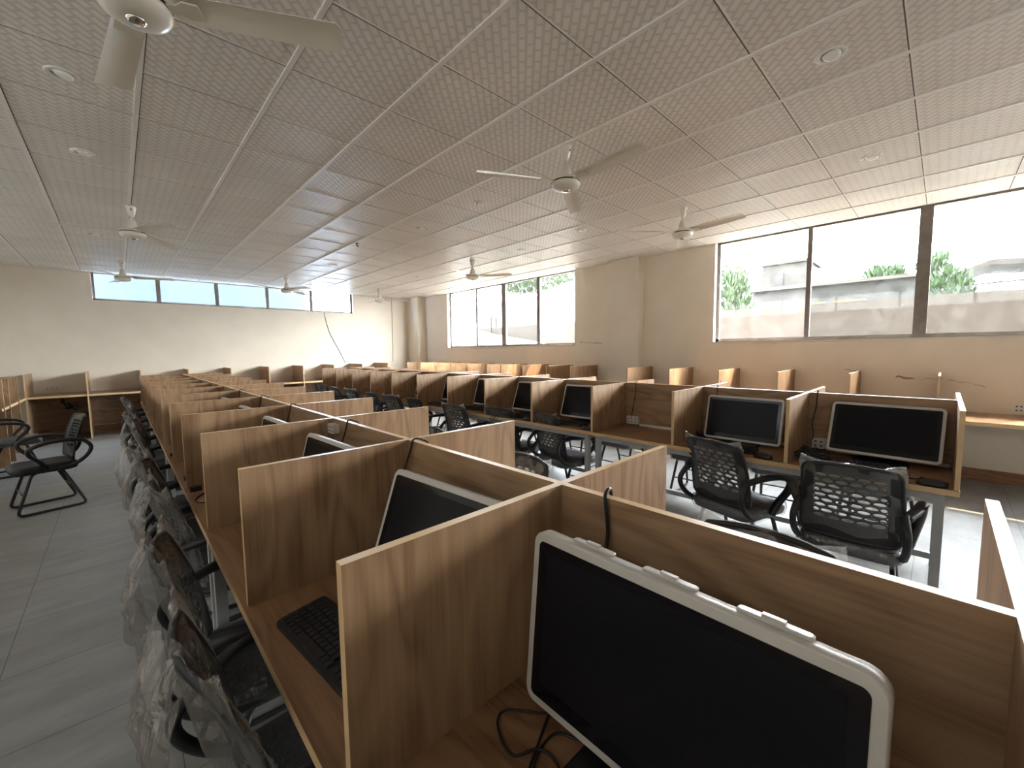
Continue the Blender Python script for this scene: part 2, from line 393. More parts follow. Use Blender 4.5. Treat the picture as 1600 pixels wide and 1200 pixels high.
def wall_box(name, boxes, mats=None):
    b = MB()
    for bx in boxes:
        b.box(bx[0], bx[1], 0 if len(bx) < 3 else bx[2])
    return struct(b.build(name, mats or [M['wall'], M['reveal']]))
HT = H+0.25
SILL = 1.565
wall_box('wall_right', [((XW, YB-WT, 0), (XW+WT, YW+WT, SILL)), ((XW, 2.50, SILL), (XW+WT, 5.16, HT)), ((XW, 9.62, SILL), (XW+WT, YW+WT, HT)),
    ((XW, -2.45, SILL), (XW+WT, -1.95, HT)), ((XW, YB-WT, SILL), (XW+WT, -5.75, HT)), ((XW, -5.75, H+0.02), (XW+WT, 2.50, HT)), ((XW, 5.16, H+0.02), (XW+WT, 9.62, HT)),
    ((XW-0.18, 3.67, 0), (XW+0.02, 4.30, H-0.005)), ((XW-0.27, 10.72, 0), (XW+0.02, YW+0.02, H-0.005)),
    ((XW+0.002, 2.485, SILL), (XW+WT-0.002, 2.503, H), 1), ((XW+0.002, 9.605, SILL), (XW+WT-0.002, 9.623, H), 1), ((XW+0.002, 5.157, SILL), (XW+WT-0.002, 5.175, H), 1),
    ((XW-0.004, -1.95, SILL-0.012), (XW+WT-0.002, 2.50, SILL+0.006), 1), ((XW-0.004, 5.16, SILL-0.012), (XW+WT-0.002, 9.62, SILL+0.006), 1)])
FZ = 2.545
wall_box('wall_back', [((XL-WT, YW, 0), (XW, YW+WT, FZ)), ((XL-WT, YW, FZ), (-0.27, YW+WT, HT)), ((4.80, YW, FZ), (XW, YW+WT, HT)), ((-0.27, YW, H+0.02), (4.80, YW+WT, HT))])
wall_box('wall_left', [((XL-WT, YB-WT, 0), (XL, YW, 2.5)), ((XL-WT, YB-WT, 2.5), (XL, -1.9, HT)), ((XL-WT, 6.6, 2.5), (XL, YW, HT)), ((XL-WT, -1.9, H-0.06), (XL, 6.6, HT))])
wall_box('wall_front', [((XL, YB-WT, 0), (XW, YB, HT))])
b = MB(); b.box((XW-0.016, YB, 0), (XW, YW, 0.13)); b.box((XW-0.196, 3.655, 0), (XW-0.18, 4.315, 0.13)); struct(b.build('baseboard_right', M['skirt']))
b = MB(); b.box((XL, YW-0.016, 0), (XW-0.28, YW, 0.13)); struct(b.build('baseboard_back', M['skirt_x']))
b = MB(); b.box((XL, YB, 0), (XL+0.016, YW-0.02, 0.13)); struct(b.build('baseboard_left', M['skirt']))

b = MB(); b.box((XL-WT, YB-WT, HT+0.02), (XW+WT, YW+WT, 24.0)); b.box((XL-WT, -40.0, -0.3), (XW+WT, YB-WT-0.01, 24.0)); struct(b.build('unseen_shade_block', M['wall']))  # unseen storeys added to keep sky light off the boundary wall
# ceiling: one slab faced with tiles, the broad lengthwise runners and thin cross joints are its own pattern
b = MB(); b.box((XL-WT, YB-WT, H), (XW+0.01, YW+0.01, H+0.018))
GX, GY, GP = 0.197, 1.993, 0.60
GPY = 0.5968
i = -4
while GX+GP*i < XW:
    x = GX+GP*i; i += 1
    if x < XL+0.05: continue
    b.box((x-0.016, YB, H-0.010), (x+0.010, YW, H+0.001), 1); b.box((x+0.010, YB, H-0.0030), (x+0.0155, YW, H+0.001), 2)
j = -14
while GY+GPY*j < YW:
    y = GY+GPY*j; j += 1
    if y < YB+0.05: continue
    b.box((XL, y-0.006, H-0.0035), (XW, y+0.002, H+0.001), 1); b.box((XL, y+0.002, H-0.0030), (XW, y+0.0085, H+0.001), 2)
struct(b.build('ceiling', [M['ceil'], M['grid'], M['gap']]))

# ------------------------------------------------------------------ windows
def window(name, p0, p1, axis, fixed, bars, thick, glass, depth=0.05):
    """bars: list of (position, width); axis 1 = runs along Y at x=fixed, axis 0 = runs along X at y=fixed"""
    o = struct(thing(name, None, None, (0, 0, 0)))
    def bx(mb, a0, a1, z0, z1, d0=0.0, d1=depth):
        if axis == 1: mb.box((fixed+d0, a0, z0), (fixed+d1, a1, z1))
        else: mb.box((a0, fixed+d0, z0), (a1, fixed+d1, z1))
    a0, a1, z0, z1 = p0[0], p1[0], p0[1], p1[1]
    f = MB(); bx(f, a0, a1, z0, z0+thick); bx(f, a0, a1, z1-0.02, z1); bx(f, a0, a0+thick, z0, z1); bx(f, a1-thick, a1, z0, z1)
    for p, w in bars: bx(f, p-w/2, p+w/2, z0+0.002, z1, 0.004, depth+0.006)
    f2 = f.build('frame', M['alu'], o); f2['kind'] = 'structure'
    edges = [a0+thick] + [q for p, w in bars for q in (p-w/2, p+w/2)] + [a1-thick]
    for k in range(0, len(edges), 2):
        g = MB(); bx(g, edges[k]-0.004, edges[k+1]+0.004, z0+thick-0.004, z1-0.016, depth*0.45, depth*0.45+0.005)
        q = g.build('pane', glass, o); q['kind'] = 'structure'
    return o
window('window_1', (5.175, SILL+0.006), (9.605, H+0.015), 1, XW+0.10, [(8.44, 0.06), (7.40, 0.14), (6.26, 0.09)], 0.05, M['glass'])
window('window_2', (-1.95, SILL+0.006), (2.485, H+0.015), 1, XW+0.10, [(1.305, 0.055), (0.205, 0.115), (-0.90, 0.06)], 0.045, M['glass'])
window('window_3', (-0.27, FZ), (4.80, H+0.015), 0, YW+0.08, [(0.71, 0.07), (1.715, 0.07), (2.725, 0.065), (3.735, 0.065)], 0.04, M['glass_b'])

window('added_window_4', (-5.75, SILL+0.006), (-2.45, H+0.015), 1, XW+0.10, [(-4.65, 0.06), (-3.55, 0.06)], 0.045, M['glass_d'])  # unseen window added to light the desks from behind the camera
window('added_window_5', (-1.9, 2.5), (6.6, H-0.06), 1, XL-0.14, [(-0.5, 0.06), (0.9, 0.06), (2.3, 0.06), (3.7, 0.06), (5.1, 0.06)], 0.04, M['glass_c'])  # unseen strip window added to brighten the ceiling and aisle

# ------------------------------------------------------------------ carrel desks
def carrel_desk(label, xc, ys, hw, end_last, mids, group, cat='desk', sock_high=False, name='carrel_desk', cells=None):
    """double-sided study desk: ys = cross-panel positions, hw = half width of the panels"""
    yc = (ys[0]+ys[-1])/2; L0, L1 = ys[0]-yc, ys[-1]-yc
    o = thing(name, label, cat, (xc, yc, 0), 0, group)
    ov = 0.012
    e = 0.0015
    b = MB(); b.box((-hw-ov, L0+e-(0.012 if mids == 'first' else 0), Z_DESK-0.028), (hw+ov, L1-e+(0.012 if end_last else 0), Z_DESK), 0, sides={'x-': 1, 'x+': 1, 'y-': 1, 'y+': 1}); b.build('worktop', [M['top_y'], M['edge']], o)
    b = MB(); b.box((-0.0095, L0+e, Z_DESK), (0.0095, L1-e, Z_TOP), 0, top=1, sides={'y-': 1, 'y+': 1}); b.build('spine_panel', [M['wood_y'], M['edge']], o)
    yy = [y-yc for y in ys] if end_last else [y-yc for y in ys[:-1]]
    for k, y in enumerate(yy):
        y0, y1 = y-0.0095, y+0.0095
        for s in (-1, 1):
            z0 = Z_DESK
            b = MB()
            x0, x1 = (-hw, -0.0095) if s < 0 else (0.0095, hw)
            b.box((x0, y0, z0), (x1, y1, Z_TOP), 0, top=1, sides={'x-' if s < 0 else 'x+': 1}); b.build('divider_panel', [M['wood_z'], M['edge']], o)
    lx = hw-0.02
    for y in (L0+0.055, L1-0.055):
        for s in (-1, 1):
            b = MB(); b.box((s*lx-0.019, y-0.019, 0.0), (s*lx+0.019, y+0.019, Z_DESK-0.028)); b.build('leg', M['steel'], o)
        b = MB(); b.box((-lx+0.019, y-0.014, 0.235), (lx-0.019, y+0.014, 0.265)); b.box((-lx+0.019, y-0.014, Z_DESK-0.066), (lx-0.019, y+0.014, Z_DESK-0.028)); b.build('cross_rail', M['steel'], o)
    for s in (-1, 1):
        b = MB(); b.box((s*lx-0.014, L0+0.074, Z_DESK-0.066), (s*lx+0.014, L1-0.074, Z_DESK-0.028)); b.build('apron_rail', M['steel'], o)
    b = MB(); b.box((-0.016, L0+0.069, 0.232), (0.016, L1-0.069, 0.268)); b.build('foot_rail', M['steel'], o)
    return o
def add_socket(desk, x_face, y, z, side, k=1.0):
    """white three-gang power socket with its own outlets, screwed to the spine panel"""
    ox = desk.location.x; oy = desk.location.y; fx = x_face-ox
    a, c = (fx-0.028, fx) if side < 0 else (fx, fx+0.028)
    b = MB(); b.box((a, y-oy-0.055*k, z-0.034*k), (c, y-oy+0.055*k, z+0.034*k), 0)
    f = a-0.0008 if side < 0 else c+0.0008
    for dy in (-0.03, 0.006, 0.036):
        for dz in (-0.014, 0.014):
            b.box((min(f, f+0.002), y-oy+(dy-0.006)*k, z+(dz-0.005)*k), (max(f, f+0.002), y-oy+(dy+0.006)*k, z+(dz+0.005)*k), 1)
    return b.build('power_socket', [M['white_pl'], M['socket_hole']], desk)
def add_trunk(desk, x_face, y0, y1, side):
    ox = desk.location.x; oy = desk.location.y; fx = x_face-ox
    a, c = (fx-0.016, fx) if side < 0 else (fx, fx+0.016)
    b = MB(); b.box((a, y0-oy, Z_DESK+0.001), (c, y1-oy, Z_DESK+0.020)); return b.build('cable_trunking', M['white_pl'], desk)

R1X, R1H = 0.728, 0.513
R2X, R2H = 3.374, 0.529
r1y = [-0.083] + [0.60+0.6946*k for k in range(12)]
r2y = [-0.08+0.6975*k for k in range(13)]
GD1 = 'three-bay desk units in the front row'; GD2 = 'three-bay desk units in the middle row'
where = ['at the camera end', 'second from the camera end', 'third from the camera end', 'last before the end wall']
desks1, desks2 = [], []
for k in range(4):
    d = carrel_desk('double-sided oak carrel desk unit, front row, '+where[k], R1X, r1y[3*k:3*k+4], R1H, k == 3, 'first' if k == 0 else '', GD1); desks1.append(d)
    d = carrel_desk('double-sided oak carrel desk unit, middle row, '+where[k], R2X, r2y[3*k:3*k+4], R2H, k == 3, 'first' if k == 0 else '', GD2); desks2.append(d)
for c in range(12):
    dk = desks2[c//3]
    add_socket(dk, R2X-0.0095, r2y[c+1]-0.095, 0.838, -1)
    add_trunk(dk, R2X-0.0095, r2y[c]+0.02, r2y[c+1]-0.16, -1)
    add_socket(desks1[c//3], R1X-0.0095, r1y[c+1]-0.045, 1.132 if c == 2 else 0.86, -1, 0.62 if c == 2 else 1.0)

# wall benches: worktops with end-on dividers against the plaster
def wall_bench(label, origin, rz, panels, length, depth, group, to_floor=False, hz=0.745, pz=Z_TOP):
    """local frame: runs along +x, wall at y=0, front at y=-depth"""
    o = thing('wall_bench', label, 'bench', origin, rz, group)
    b = MB(); b.box((0.001, -depth, hz-0.035), (length-0.001, -0.002, hz), 0, sides={'y-': 1}); b.build('worktop', [M['top_x'], M['edge']], o)
    for p in panels:
        b = MB(); b.box((p-0.009, -depth+0.012 if not to_floor else -depth-0.01, 0.0 if to_floor else hz), (p+0.009, -0.003, pz), 0, top=1, sides={'y-': 1}); b.build('divider_panel', [M['wood_z'], M['edge']], o)
    if to_floor:
        b = MB(); b.box((0.001, -0.022, 0.14), (length-0.001, -0.003, hz-0.035), 0); b.build('back_board', M['wood_x'], o)
    else:
        for p in (0.03, length-0.03):
            b = MB(); b.box((p-0.012, -0.40, hz-0.20), (p+0.012, -0.003, hz-0.035)); b.build('wall_bracket', M['steel'], o)
    return o
GB = 'benches along the window wall'
# right wall: local +x runs towards -Y
rwy = [0.695*k for k in range(-1, 16)]
spans = [(-0.86, 1.76, [0, 1, 2]), (1.76, 3.655, [3, 4, 5]), (4.315, 6.60, [6.5, 7.3, 8.2, 9]), (6.60, 8.70, [10, 11, 12]), (8.70, 10.715, [13, 14, 15])]
wb_l = ['oak-topped bench against the window wall, under the big window by the camera end', 'oak-topped bench against the window wall, between the big window and the pillar',
        'oak-topped bench against the window wall, just past the pillar', 'oak-topped bench against the window wall, under the middle of the farther window', 'oak-topped bench against the window wall, ending in the far corner']
for (y0, y1, ks), lb in zip(spans, wb_l):
    if ks[0] == 6.5: pans = [y1-y for y in (4.63, 5.21, 5.86, 6.50)]
    else: pans = [y1-(0.01+0.695*k) for k in ks]
    wall_bench(lb, (XW, y1, 0), -PI/2, [p for p in pans if 0.01 < p < y1-y0-0.01], y1-y0, 0.845, GB)
GE = 'benches along the end wall'
fx = [-0.4227+0.72*k for k in range(-1, 9)]
fspans = [(-1.17, 0.28, [0, 1], 'beside the leftover chair'), (0.28, 2.44, [2, 3, 4], 'behind the front desk row'), (2.44, 4.60, [5, 6, 7], 'under the dangling wire'), (4.60, 5.86, [8, 9], 'by the window-wall corner')]
for x0, x1, ks, wd in fspans:
    wall_bench('oak bench with floor-length dividers along the end wall, '+wd, (x0, YW, 0), 0, [fx[k]-x0 for k in ks], x1-x0, 0.83, GE, True, 0.795)
GL = 'benches along the aisle wall'
for y0, lb in ((8.52, 'floor-length oak bench dividers along the shady aisle wall beside the end wall'),):
    wall_bench(lb, (XL, y0, 0), PI/2, [0.10, 0.52, 1.24], 1.96, 0.88, None, True, 0.795)

# ------------------------------------------------------------------ monitors
def make_monitor():
    """flat panel on a black foot; the head parts share one tilt pivot"""
    o = thing('desktop_monitor', 'x', 'monitor')
    w, h, t = 0.51, 0.324, 0.034
    def L(x, ww, hh, r, dz=0): return [Vector((x+t/2, p[0], p[1]+dz)) for p in rrect(ww, hh, r, 6)]
    b = MB(); b.loft([L(-t/2, w-0.006, h-0.006, 0.022), L(-t/2+0.003, w, h, 0.025), L(t/2-0.010, w, h, 0.025), L(t/2-0.006, w-0.012, h-0.012, 0.022), L(t/2+0.018, w-0.14, h-0.10, 0.03)], 0)
    b.build('casing', M['silver'], o)
    b = MB(); b.loft([L(-t/2+0.001, w-0.031, h-0.033, 0.010), L(-t/2-0.0012, w-0.032, h-0.034, 0.010)], 0, sm=False); bez = b.build('bezel', M['bezel'], o)
    b = MB(); b.loft([L(-t/2-0.0010, w-0.070, h-0.078, 0.003, 0.006), L(-t/2-0.0017, w-0.071, h-0.079, 0.003, 0.006)], 0, sm=False); b.build('display', M['display'], bez)
    for y in (0.133, -0.005, -0.142):
        b = MB(); b.loft([[(p[1]+0.022, y+p[0], z) for p in rrect(0.085-q, 0.014-q*0.5, 0.004, 3)] for z, q in ((h/2-0.001, 0), (h/2+0.003, 0), (h/2+0.0045, 0.004))], 0, sm=False)
        b.box((0.017, y-0.013, h/2+0.004), (0.025, y+0.013, h/2+0.0085)); b.build('top_clip', M['silver'], o)
    b = MB(); b.loft([[(x, p[0], z) for x, p in ((0.052-0.012*k+q[1]*0.3, q) for q in rrect(0.11, 0.09, 0.02, 3))] for k, z in enumerate((0.010, 0.05, 0.10, 0.165))], 0); st2 = b.build('stand', M['black'], o)
    b = MB(); b.loft([[(p[0]-0.03, p[1], z) for p in rrect(0.20*s_, 0.25*s_, 0.07*s_, 6)] for z, s_ in ((0.0, 1.0), (0.008, 1.0), (0.013, 0.94))], 0, sm=False); b.build('stand_base', M['black'], st2)
    return o
def pose_monitor(o, zc, tilt, clips):
    for c in list(o.children):
        if c.name.startswith('top_clip') and not clips: bpy.data.objects.remove(c); continue
        if not c.name.startswith('stand'): c.location = (0, 0, zc); c.rotation_euler = (0, math.radians(tilt), 0)
mon = make_monitor(); used = False
GM1 = 'monitors in the front desk row'; GM2 = 'monitors in the middle desk row'
def cell_of(k): return ORD[k]
mid1 = [(r1y[k]+r1y[k+1])/2 for k in range(12)]; mid2 = [(r2y[k]+r2y[k+1])/2 for k in range(12)]
mspots = []
for k in (0, 1, 2, 3, 4, 5, 6):
    x, y, z, rz, tl = {0: (0.538, 0.272, 0.980, -1.26, 5.7), 1: (0.545, 0.860, 0.986, 4.0, 20)}.get(k, (0.532+0.006*(k % 3), mid1[k]-0.01, 0.985, (0, 0, 2.5, 1.5, 2, 1, 2)[k], (0, 0, 15, 13, 16, 14, 15)[k]))
    lb = 'big switched-off monitor in a pale frame, front desk bay closest to the camera' if k == 0 else 'switched-off pale-framed monitor in the %s front-row bay from the camera' % cell_of(k)
    mspots.append((x, y, z, rz, tl, lb, GM1, k == 0))
for k in (0, 1, 3, 4, 5, 6, 7):
    x, y, z, rz, tl = {0: (3.235, 0.222, 0.984, -3.0, 24), 1: (3.218, 0.976, 0.968, -2.2, 13)}.get(k, (3.205, mid2[k]-0.005, 0.983, (0, 0, 0, 2, -1, 1.5, 0, 1)[k], (0, 0, 0, 18, 20, 17, 19, 18)[k]))
    mspots.append((x, y, z, rz, tl, 'switched-off pale-framed monitor in the %s middle-row bay from the camera' % cell_of(k), GM2, False))
monitors = [mon]+[copy_tree(mon) for _ in mspots[1:]]
for o, (x, y, z, rz, tl, lb, g, cl) in zip(monitors, mspots):
    o.location = (x, y, Z_DESK); o.rotation_euler = (0, 0, math.radians(rz)); o['label'] = lb; o['group'] = g; pose_monitor(o, z-Z_DESK, tl, cl)

# ------------------------------------------------------------------ keyboards and mice
def make_keyboard():
    o = thing('keyboard', 'x', 'keyboard')
    w, d = 0.40, 0.128
    b = MB(); b.loft([[(p[1], p[0], z+0.010*(p[1]/d+0.5)*(0 if z < 0.002 else 1)) for p in rrect(w*s, d*s, 0.010, 4)] for z, s in ((0.0, 1.0), (0.010, 1.0), (0.013, 0.985))], 0, sm=False); b.build('body', M['black'], o)
    b = MB()
    rows = [(-0.047, [(-0.19, .024), (-.165, .024), (-.14, .024), (-.113, .11), (0.0, .024), (.027, .024), (.054, .024)])]
    for r in range(5):
        x = -0.047+0.0195*r
        y = 0.19
        while y > -0.19:
            if 0.055-0.004 < -y < 0.068 or 0.118 < -y < 0.127: y -= 0.0115; continue
            kw = 0.0155
            if r == 0 and -0.02 < y < 0.11: kw = 0.118; 
            b.box((x-0.0075, y-kw, 0.010+0.010*((x/d)+0.5)), (x+0.0075, y, 0.0185+0.010*((x/d)+0.5)))
            y -= kw+0.0038
    b.build('keycaps', plain('dark_keycap', (0.02, 0.02, 0.024), 0.35), o)
    return o
kb = make_keyboard(); used = False
GK = 'keyboards on the desks'
kspots = [((0.330, 0.952), 0.10, 'black keyboard on the front-row worktop in the bay behind the closest divider')]
for k, (dx, dy, rr) in {3: (0, 0.05, 0.1), 4: (0, 0.03, -0.08), 5: (0.02, 0, 0.05), 6: (0, 0.02, 0.1)}.items():
    kspots.append(((2.985+dx, mid2[k]+dy), rr, 'black keyboard before the monitor in the %s middle-row bay from the camera' % ORD[k]))
kspots.append(((3.03, mid2[0]+0.10), 0.2, 'black keyboard half behind a chair back in the first middle-row bay'))
kspots.append(((2.99, mid2[1]+0.05), 0.0, 'black keyboard half behind a chair back in the second middle-row bay'))
for (x, y), rr, lb in kspots:
    place(kb, used, (x, y, Z_DESK), rr+0.0, lb, GK); used = True
def make_mouse():
    o = thing('computer_mouse', 'x', 'mouse')
    b = MB(); L = []
    for t in range(9):
        s = t/8; x = -0.058+0.116*s; hw = 0.031*math.sqrt(max(0.03, 1-(2*s-1)**4)); hz = 0.034*math.sqrt(max(0.03, 1-((s-0.42)/0.6)**2))
        L.append([(x, hw*math.cos(a), max(0.0, hz*math.sin(a))) for a in [PI*q/8 for q in range(9)]] + [(x, -hw*0.9, 0.0), (x, hw*0.9, 0.0)])
    b.loft(L, 0); b.build('shell', M['black'], o)
    b = MB(); b.lathe([(0.0, -0.003), (0.009, -0.003), (0.009, 0.003), (0.0, 0.003)], 12, Mx=Matrix.Translation((0.035, 0, 0.026)) @ Matrix.Rotation(PI/2, 4, 'X')); b.build('scroll_wheel', M['tube'], o)
    return o
mouse = make_mouse(); used = False
for (x, y, rr, lb) in [(2.875, 0.005, 1.5, 'black mouse at the worktop edge by the end panel of the middle row'), (2.89, mid2[1]-0.215, 1.3, 'black mouse at the worktop edge in the second middle-row bay from the camera'),
                       (2.90, mid2[3]-0.25, 1.2, 'black mouse in the fourth middle-row bay from the camera'), (2.90, mid2[4]-0.24, 1.4, 'black mouse in the fifth middle-row bay from the camera')]:
    place(mouse, used, (x, y, Z_DESK), rr, lb, 'mice on the middle row'); used = True

# ------------------------------------------------------------------ cables
def cable(pts, r, label, group=None, name='power_cable', mat='black', n=6):
    b = MB(); b.tube(smooth_path(pts, n), r, 6); o = b.build(name, M[mat]); tag(o, label, 'cable', group); return o
GC1 = 'cables over the front-row spine'
zt = Z_TOP
fxf = R1X-0.0095
cable([(fxf-0.07, 0.455, 1.02), (fxf-0.030, 0.460, 1.05), (fxf-0.008, 0.462, 1.10), (fxf-0.007, 0.468, 1.165), (fxf-0.004, 0.470, zt+0.009), (R1X+0.012, 0.474, zt+0.008), (R1X+0.020, 0.478, 1.10), (R1X+0.018, 0.49, 0.90)], 0.0042, 'thick black cable hooked over the front-row spine behind the biggest monitor', GC1)
for k, lb in ((1, 'black cable looping over the front-row spine at the second bay'), (2, 'black cable looping over the front-row spine at the third bay'), (3, 'black cable looping over the front-row spine at the fourth bay'), (4, 'black cable looping over the front-row spine at the fifth bay'), (5, 'black cable looping over the front-row spine at the sixth bay')):
    y = {1: 1.245, 2: 1.80, 3: 2.62, 4: 3.30, 5: 4.0}[k]
    cable([(fxf-0.05, y+0.02, 1.03), (fxf-0.02, y+0.02, 1.10), (fxf-0.010, y+0.005, 1.15), (fxf-0.006, y-0.01, zt+0.010), (R1X+0.004, y-0.03, zt+0.009), (R1X+0.022, y-0.05, zt-0.02), (R1X+0.020, y-0.06, 1.0)], 0.0034, lb, GC1)
GC2 = 'cables on the middle-row spine'
f2 = R2X-0.0095
for k, y0, y1, lb in ((2, 1.90, 1.93, 'black cable dropping to the socket in the empty middle-row bay'), (1, 1.20, 1.255, 'black cable over the spine behind the second middle-row monitor'), (0, 0.565, 0.575, 'black cable dropping beside the first middle-row monitor')):
    cable([(R2X+0.016, y0-0.01, 1.10), (R2X+0.010, y0, zt+0.007), (f2-0.005, y0, zt+0.005), (f2-0.006, y0+0.003, 1.08), (f2-0.010, y0+0.02, 0.97), (f2-0.012, y1, 0.90), (f2-0.033, y1, 0.862)], 0.003, lb, GC2)
# loose loops on the worktop beside the big monitor
zl = Z_DESK+0.0035
cable([(0.575, 0.470, zl), (0.552, 0.486, zl), (0.536, 0.499, zl), (0.504, 0.541, zl), (0.487, 0.550, zl), (0.472, 0.544, zl), (0.461, 0.531, zl), (0.448, 0.505, zl), (0.443, 0.479, zl), (0.450, 0.466, zl+0.002), (0.475, 0.453, zl+0.004), (0.486, 0.440, zl+0.002), (0.490, 0.429, zl), (0.483, 0.404, zl), (0.462, 0.382, zl)], 0.0022, 'thin black cable lying in an open loop on the closest worktop', None)
cable([(0.572, 0.489, zl), (0.550, 0.484, zl), (0.500, 0.462, zl+0.001), (0.449, 0.438, zl+0.004), (0.436, 0.432, zl), (0.42, 0.428, zl)], 0.0022, 'thin black cable running straight beneath the big monitor corner', None)
cable([(0.580, 0.385, zl), (0.550, 0.407, zl), (0.536, 0.439, zl), (0.522, 0.451, zl), (0.498, 0.451, zl), (0.470, 0.443, zl+0.004), (0.453, 0.434, zl), (0.43, 0.424, zl)], 0.0022, 'thin black cable curving from beneath the big monitor', None)
# bundled leads
def bundle(x, y, lb, s=1.0):
    b = MB(); rr = random.Random(int(x*100+y*17)); pts = []
    for q in range(26):
        a = q*2*PI/6.5; pts.append((x+s*0.045*math.cos(a)*(0.7+0.4*rr.random()), y+s*0.08*math.sin(a)*(0.7+0.4*rr.random()), Z_DESK+0.006+0.045*rr.random()*s))
    b.tube(smooth_path(pts, 5), 0.0045, 6); o = b.build('cable_bundle', M['black']); tag(o, lb, 'cable', 'bundled leads on the middle row')
bundle(3.02, 0.52, 'tangled bundle of black leads beside the divider in the first middle-row bay', 1.1)
bundle(3.20, 0.56, 'coil of black leads under the socket of the first middle-row bay', 0.9)
bundle(3.23, 1.235, 'coil of black leads under the socket of the second middle-row bay', 0.8)
cable([(3.05, 0.12, zl), (3.00, 0.09, zl), (2.97, 0.13, zl), (2.94, 0.07, zl), (2.99, 0.03, zl), (2.92, 0.0, zl+0.006), (2.90, 0.0, zl+0.012)], 0.0028, 'tangled mouse lead before the first middle-row monitor', None)
cable([(0.34, 1.99+0.30, zl), (0.28, 2.33, zl), (0.235, 2.36, zl), (0.223, 2.42, zl), (0.26, 2.50, zl), (0.33, 2.54, zl)], 0.003, 'black lead curling at the worktop edge of the fourth front-row bay', None)
for k, (x, y) in enumerate(((0.245, 2.86), (0.24, 3.62), (0.245, 2.60))):
    b = MB(); b.loft([[(x+p[0], y+p[1], z) for p in rrect(0.05, 0.035, 0.008, 3)] for z in (Z_DESK, Z_DESK+0.022)], 0, sm=False); o = b.build('plug_adapter', M['black'])
    tag(o, ('black plug adapter on the worktop edge of the fifth front-row bay', 'black plug adapter on the worktop edge of the sixth front-row bay', 'small black plug adapter on the worktop edge of the fourth front-row bay')[k], 'plug', 'plug adapters on the front row')

# ------------------------------------------------------------------ chairs
BT = math.tan(math.radians(12))
def back_pt(u, v, w=0.0):
    """u across -1..1, v up 0..1, w thickness"""
    hw = 0.205 if v < 0.5 else 0.205-0.010*(v-0.5)*2
    if v > 0.86: q = (v-0.86)/0.14; hw *= 1-0.10*(1-math.sqrt(max(0, 1-q*q)))
    if v < 0.10: q = (0.10-v)/0.10; hw *= 1-0.10*(1-math.sqrt(max(0, 1-q*q)))
    y = u*hw
    x = -0.195-0.105*v + 0.030*u*u - 0.018*math.sin(PI*v)*-1
    z = 0.47+0.415*v - 0.018*u*u*max(0, v-0.4)
    return Vector((x+w, y, z))
def make_back(parent):
    b = MB(); T = 0.006
    U0, V0, V1 = 0.74, 0.22, 0.87
    def quad(pts2, mi=0):
        n = len(b.v)
        for u, v in pts2: b.v.append(tuple(back_pt(u, v, T)))
        for u, v in pts2: b.v.append(tuple(back_pt(u, v, -T)))
        k = len(pts2); b.face(tuple(range(n, n+k)), mi, True); b.face(tuple(range(n+2*k-1, n+k-1, -1)), mi, True)
    def strip(u0, u1, v0, v1, nu, nv):
        for sgn in (1, -1): b.grid(lambda s, t, g=sgn: back_pt(u0+(u1-u0)*s, v0+(v1-v0)*t, g*T), nu, nv)
    strip(-1, -U0, 0, 1, 2, 18); strip(U0, 1, 0, 1, 2, 18); strip(-U0, U0, 0, V0, 8, 5); strip(-U0, U0, V1, 1, 8, 5)
    # perforated field
    rows = 9
    for r in range(rows):
        v0 = V0+(V1-V0)*r/rows; v1 = V0+(V1-V0)*(r+1)/rows
        nc = 5; off = 0.0 if r % 2 == 0 else 0.5
        edges = [-U0] + [-U0+2*U0*(c+off)/nc for c in range(nc+1) if -U0+1e-6 < -U0+2*U0*(c+off)/nc < U0-1e-6] + [U0]
        for c in range(len(edges)-1):
            u0, u1 = edges[c], edges[c+1]; K = 12
            fx_, fy_ = 0.39, 0.30
            cu, cv = (u0+u1)/2, (v0+v1)/2; hu, hv = (u1-u0)/2, (v1-v0)/2
            outer, inner = [], []
            for q in range(K):
                a = 2*PI*q/K; ca, sa = math.cos(a), math.sin(a)
                m = max(abs(ca), abs(sa)); outer.append((cu+hu*ca/m, cv+hv*sa/m)); inner.append((cu+hu*0.84*ca, cv+hv*0.66*sa))
            n = len(b.v)
            for g in (T, -T):
                for L in (outer, inner):
                    for p in L: b.v.append(tuple(back_pt(p[0], p[1], g)))
            for q in range(K):
                q2 = (q+1) % K
                b.face((n+q, n+q2, n+K+q2, n+K+q), 0, True); b.face((n+2*K+q, n+3*K+q, n+3*K+q2, n+2*K+q2), 0, True)
                b.face((n+K+q, n+K+q2, n+3*K+q2, n+3*K+q), 0, False)
    # rim
    rim = []
    for q in range(19): rim.append(back_pt(-1, q/18))
    for q in range(1, 13): rim.append(back_pt(-1+2*q/12, 1))
    for q in range(1, 19): rim.append(back_pt(1, 1-q/18))
    for q in range(1, 12): rim.append(back_pt(1-2*q/12, 0))
    b.tube(rim, 0.010, 6, closed=True)
    return b.build('backrest', M['mesh'], parent, fix=False)
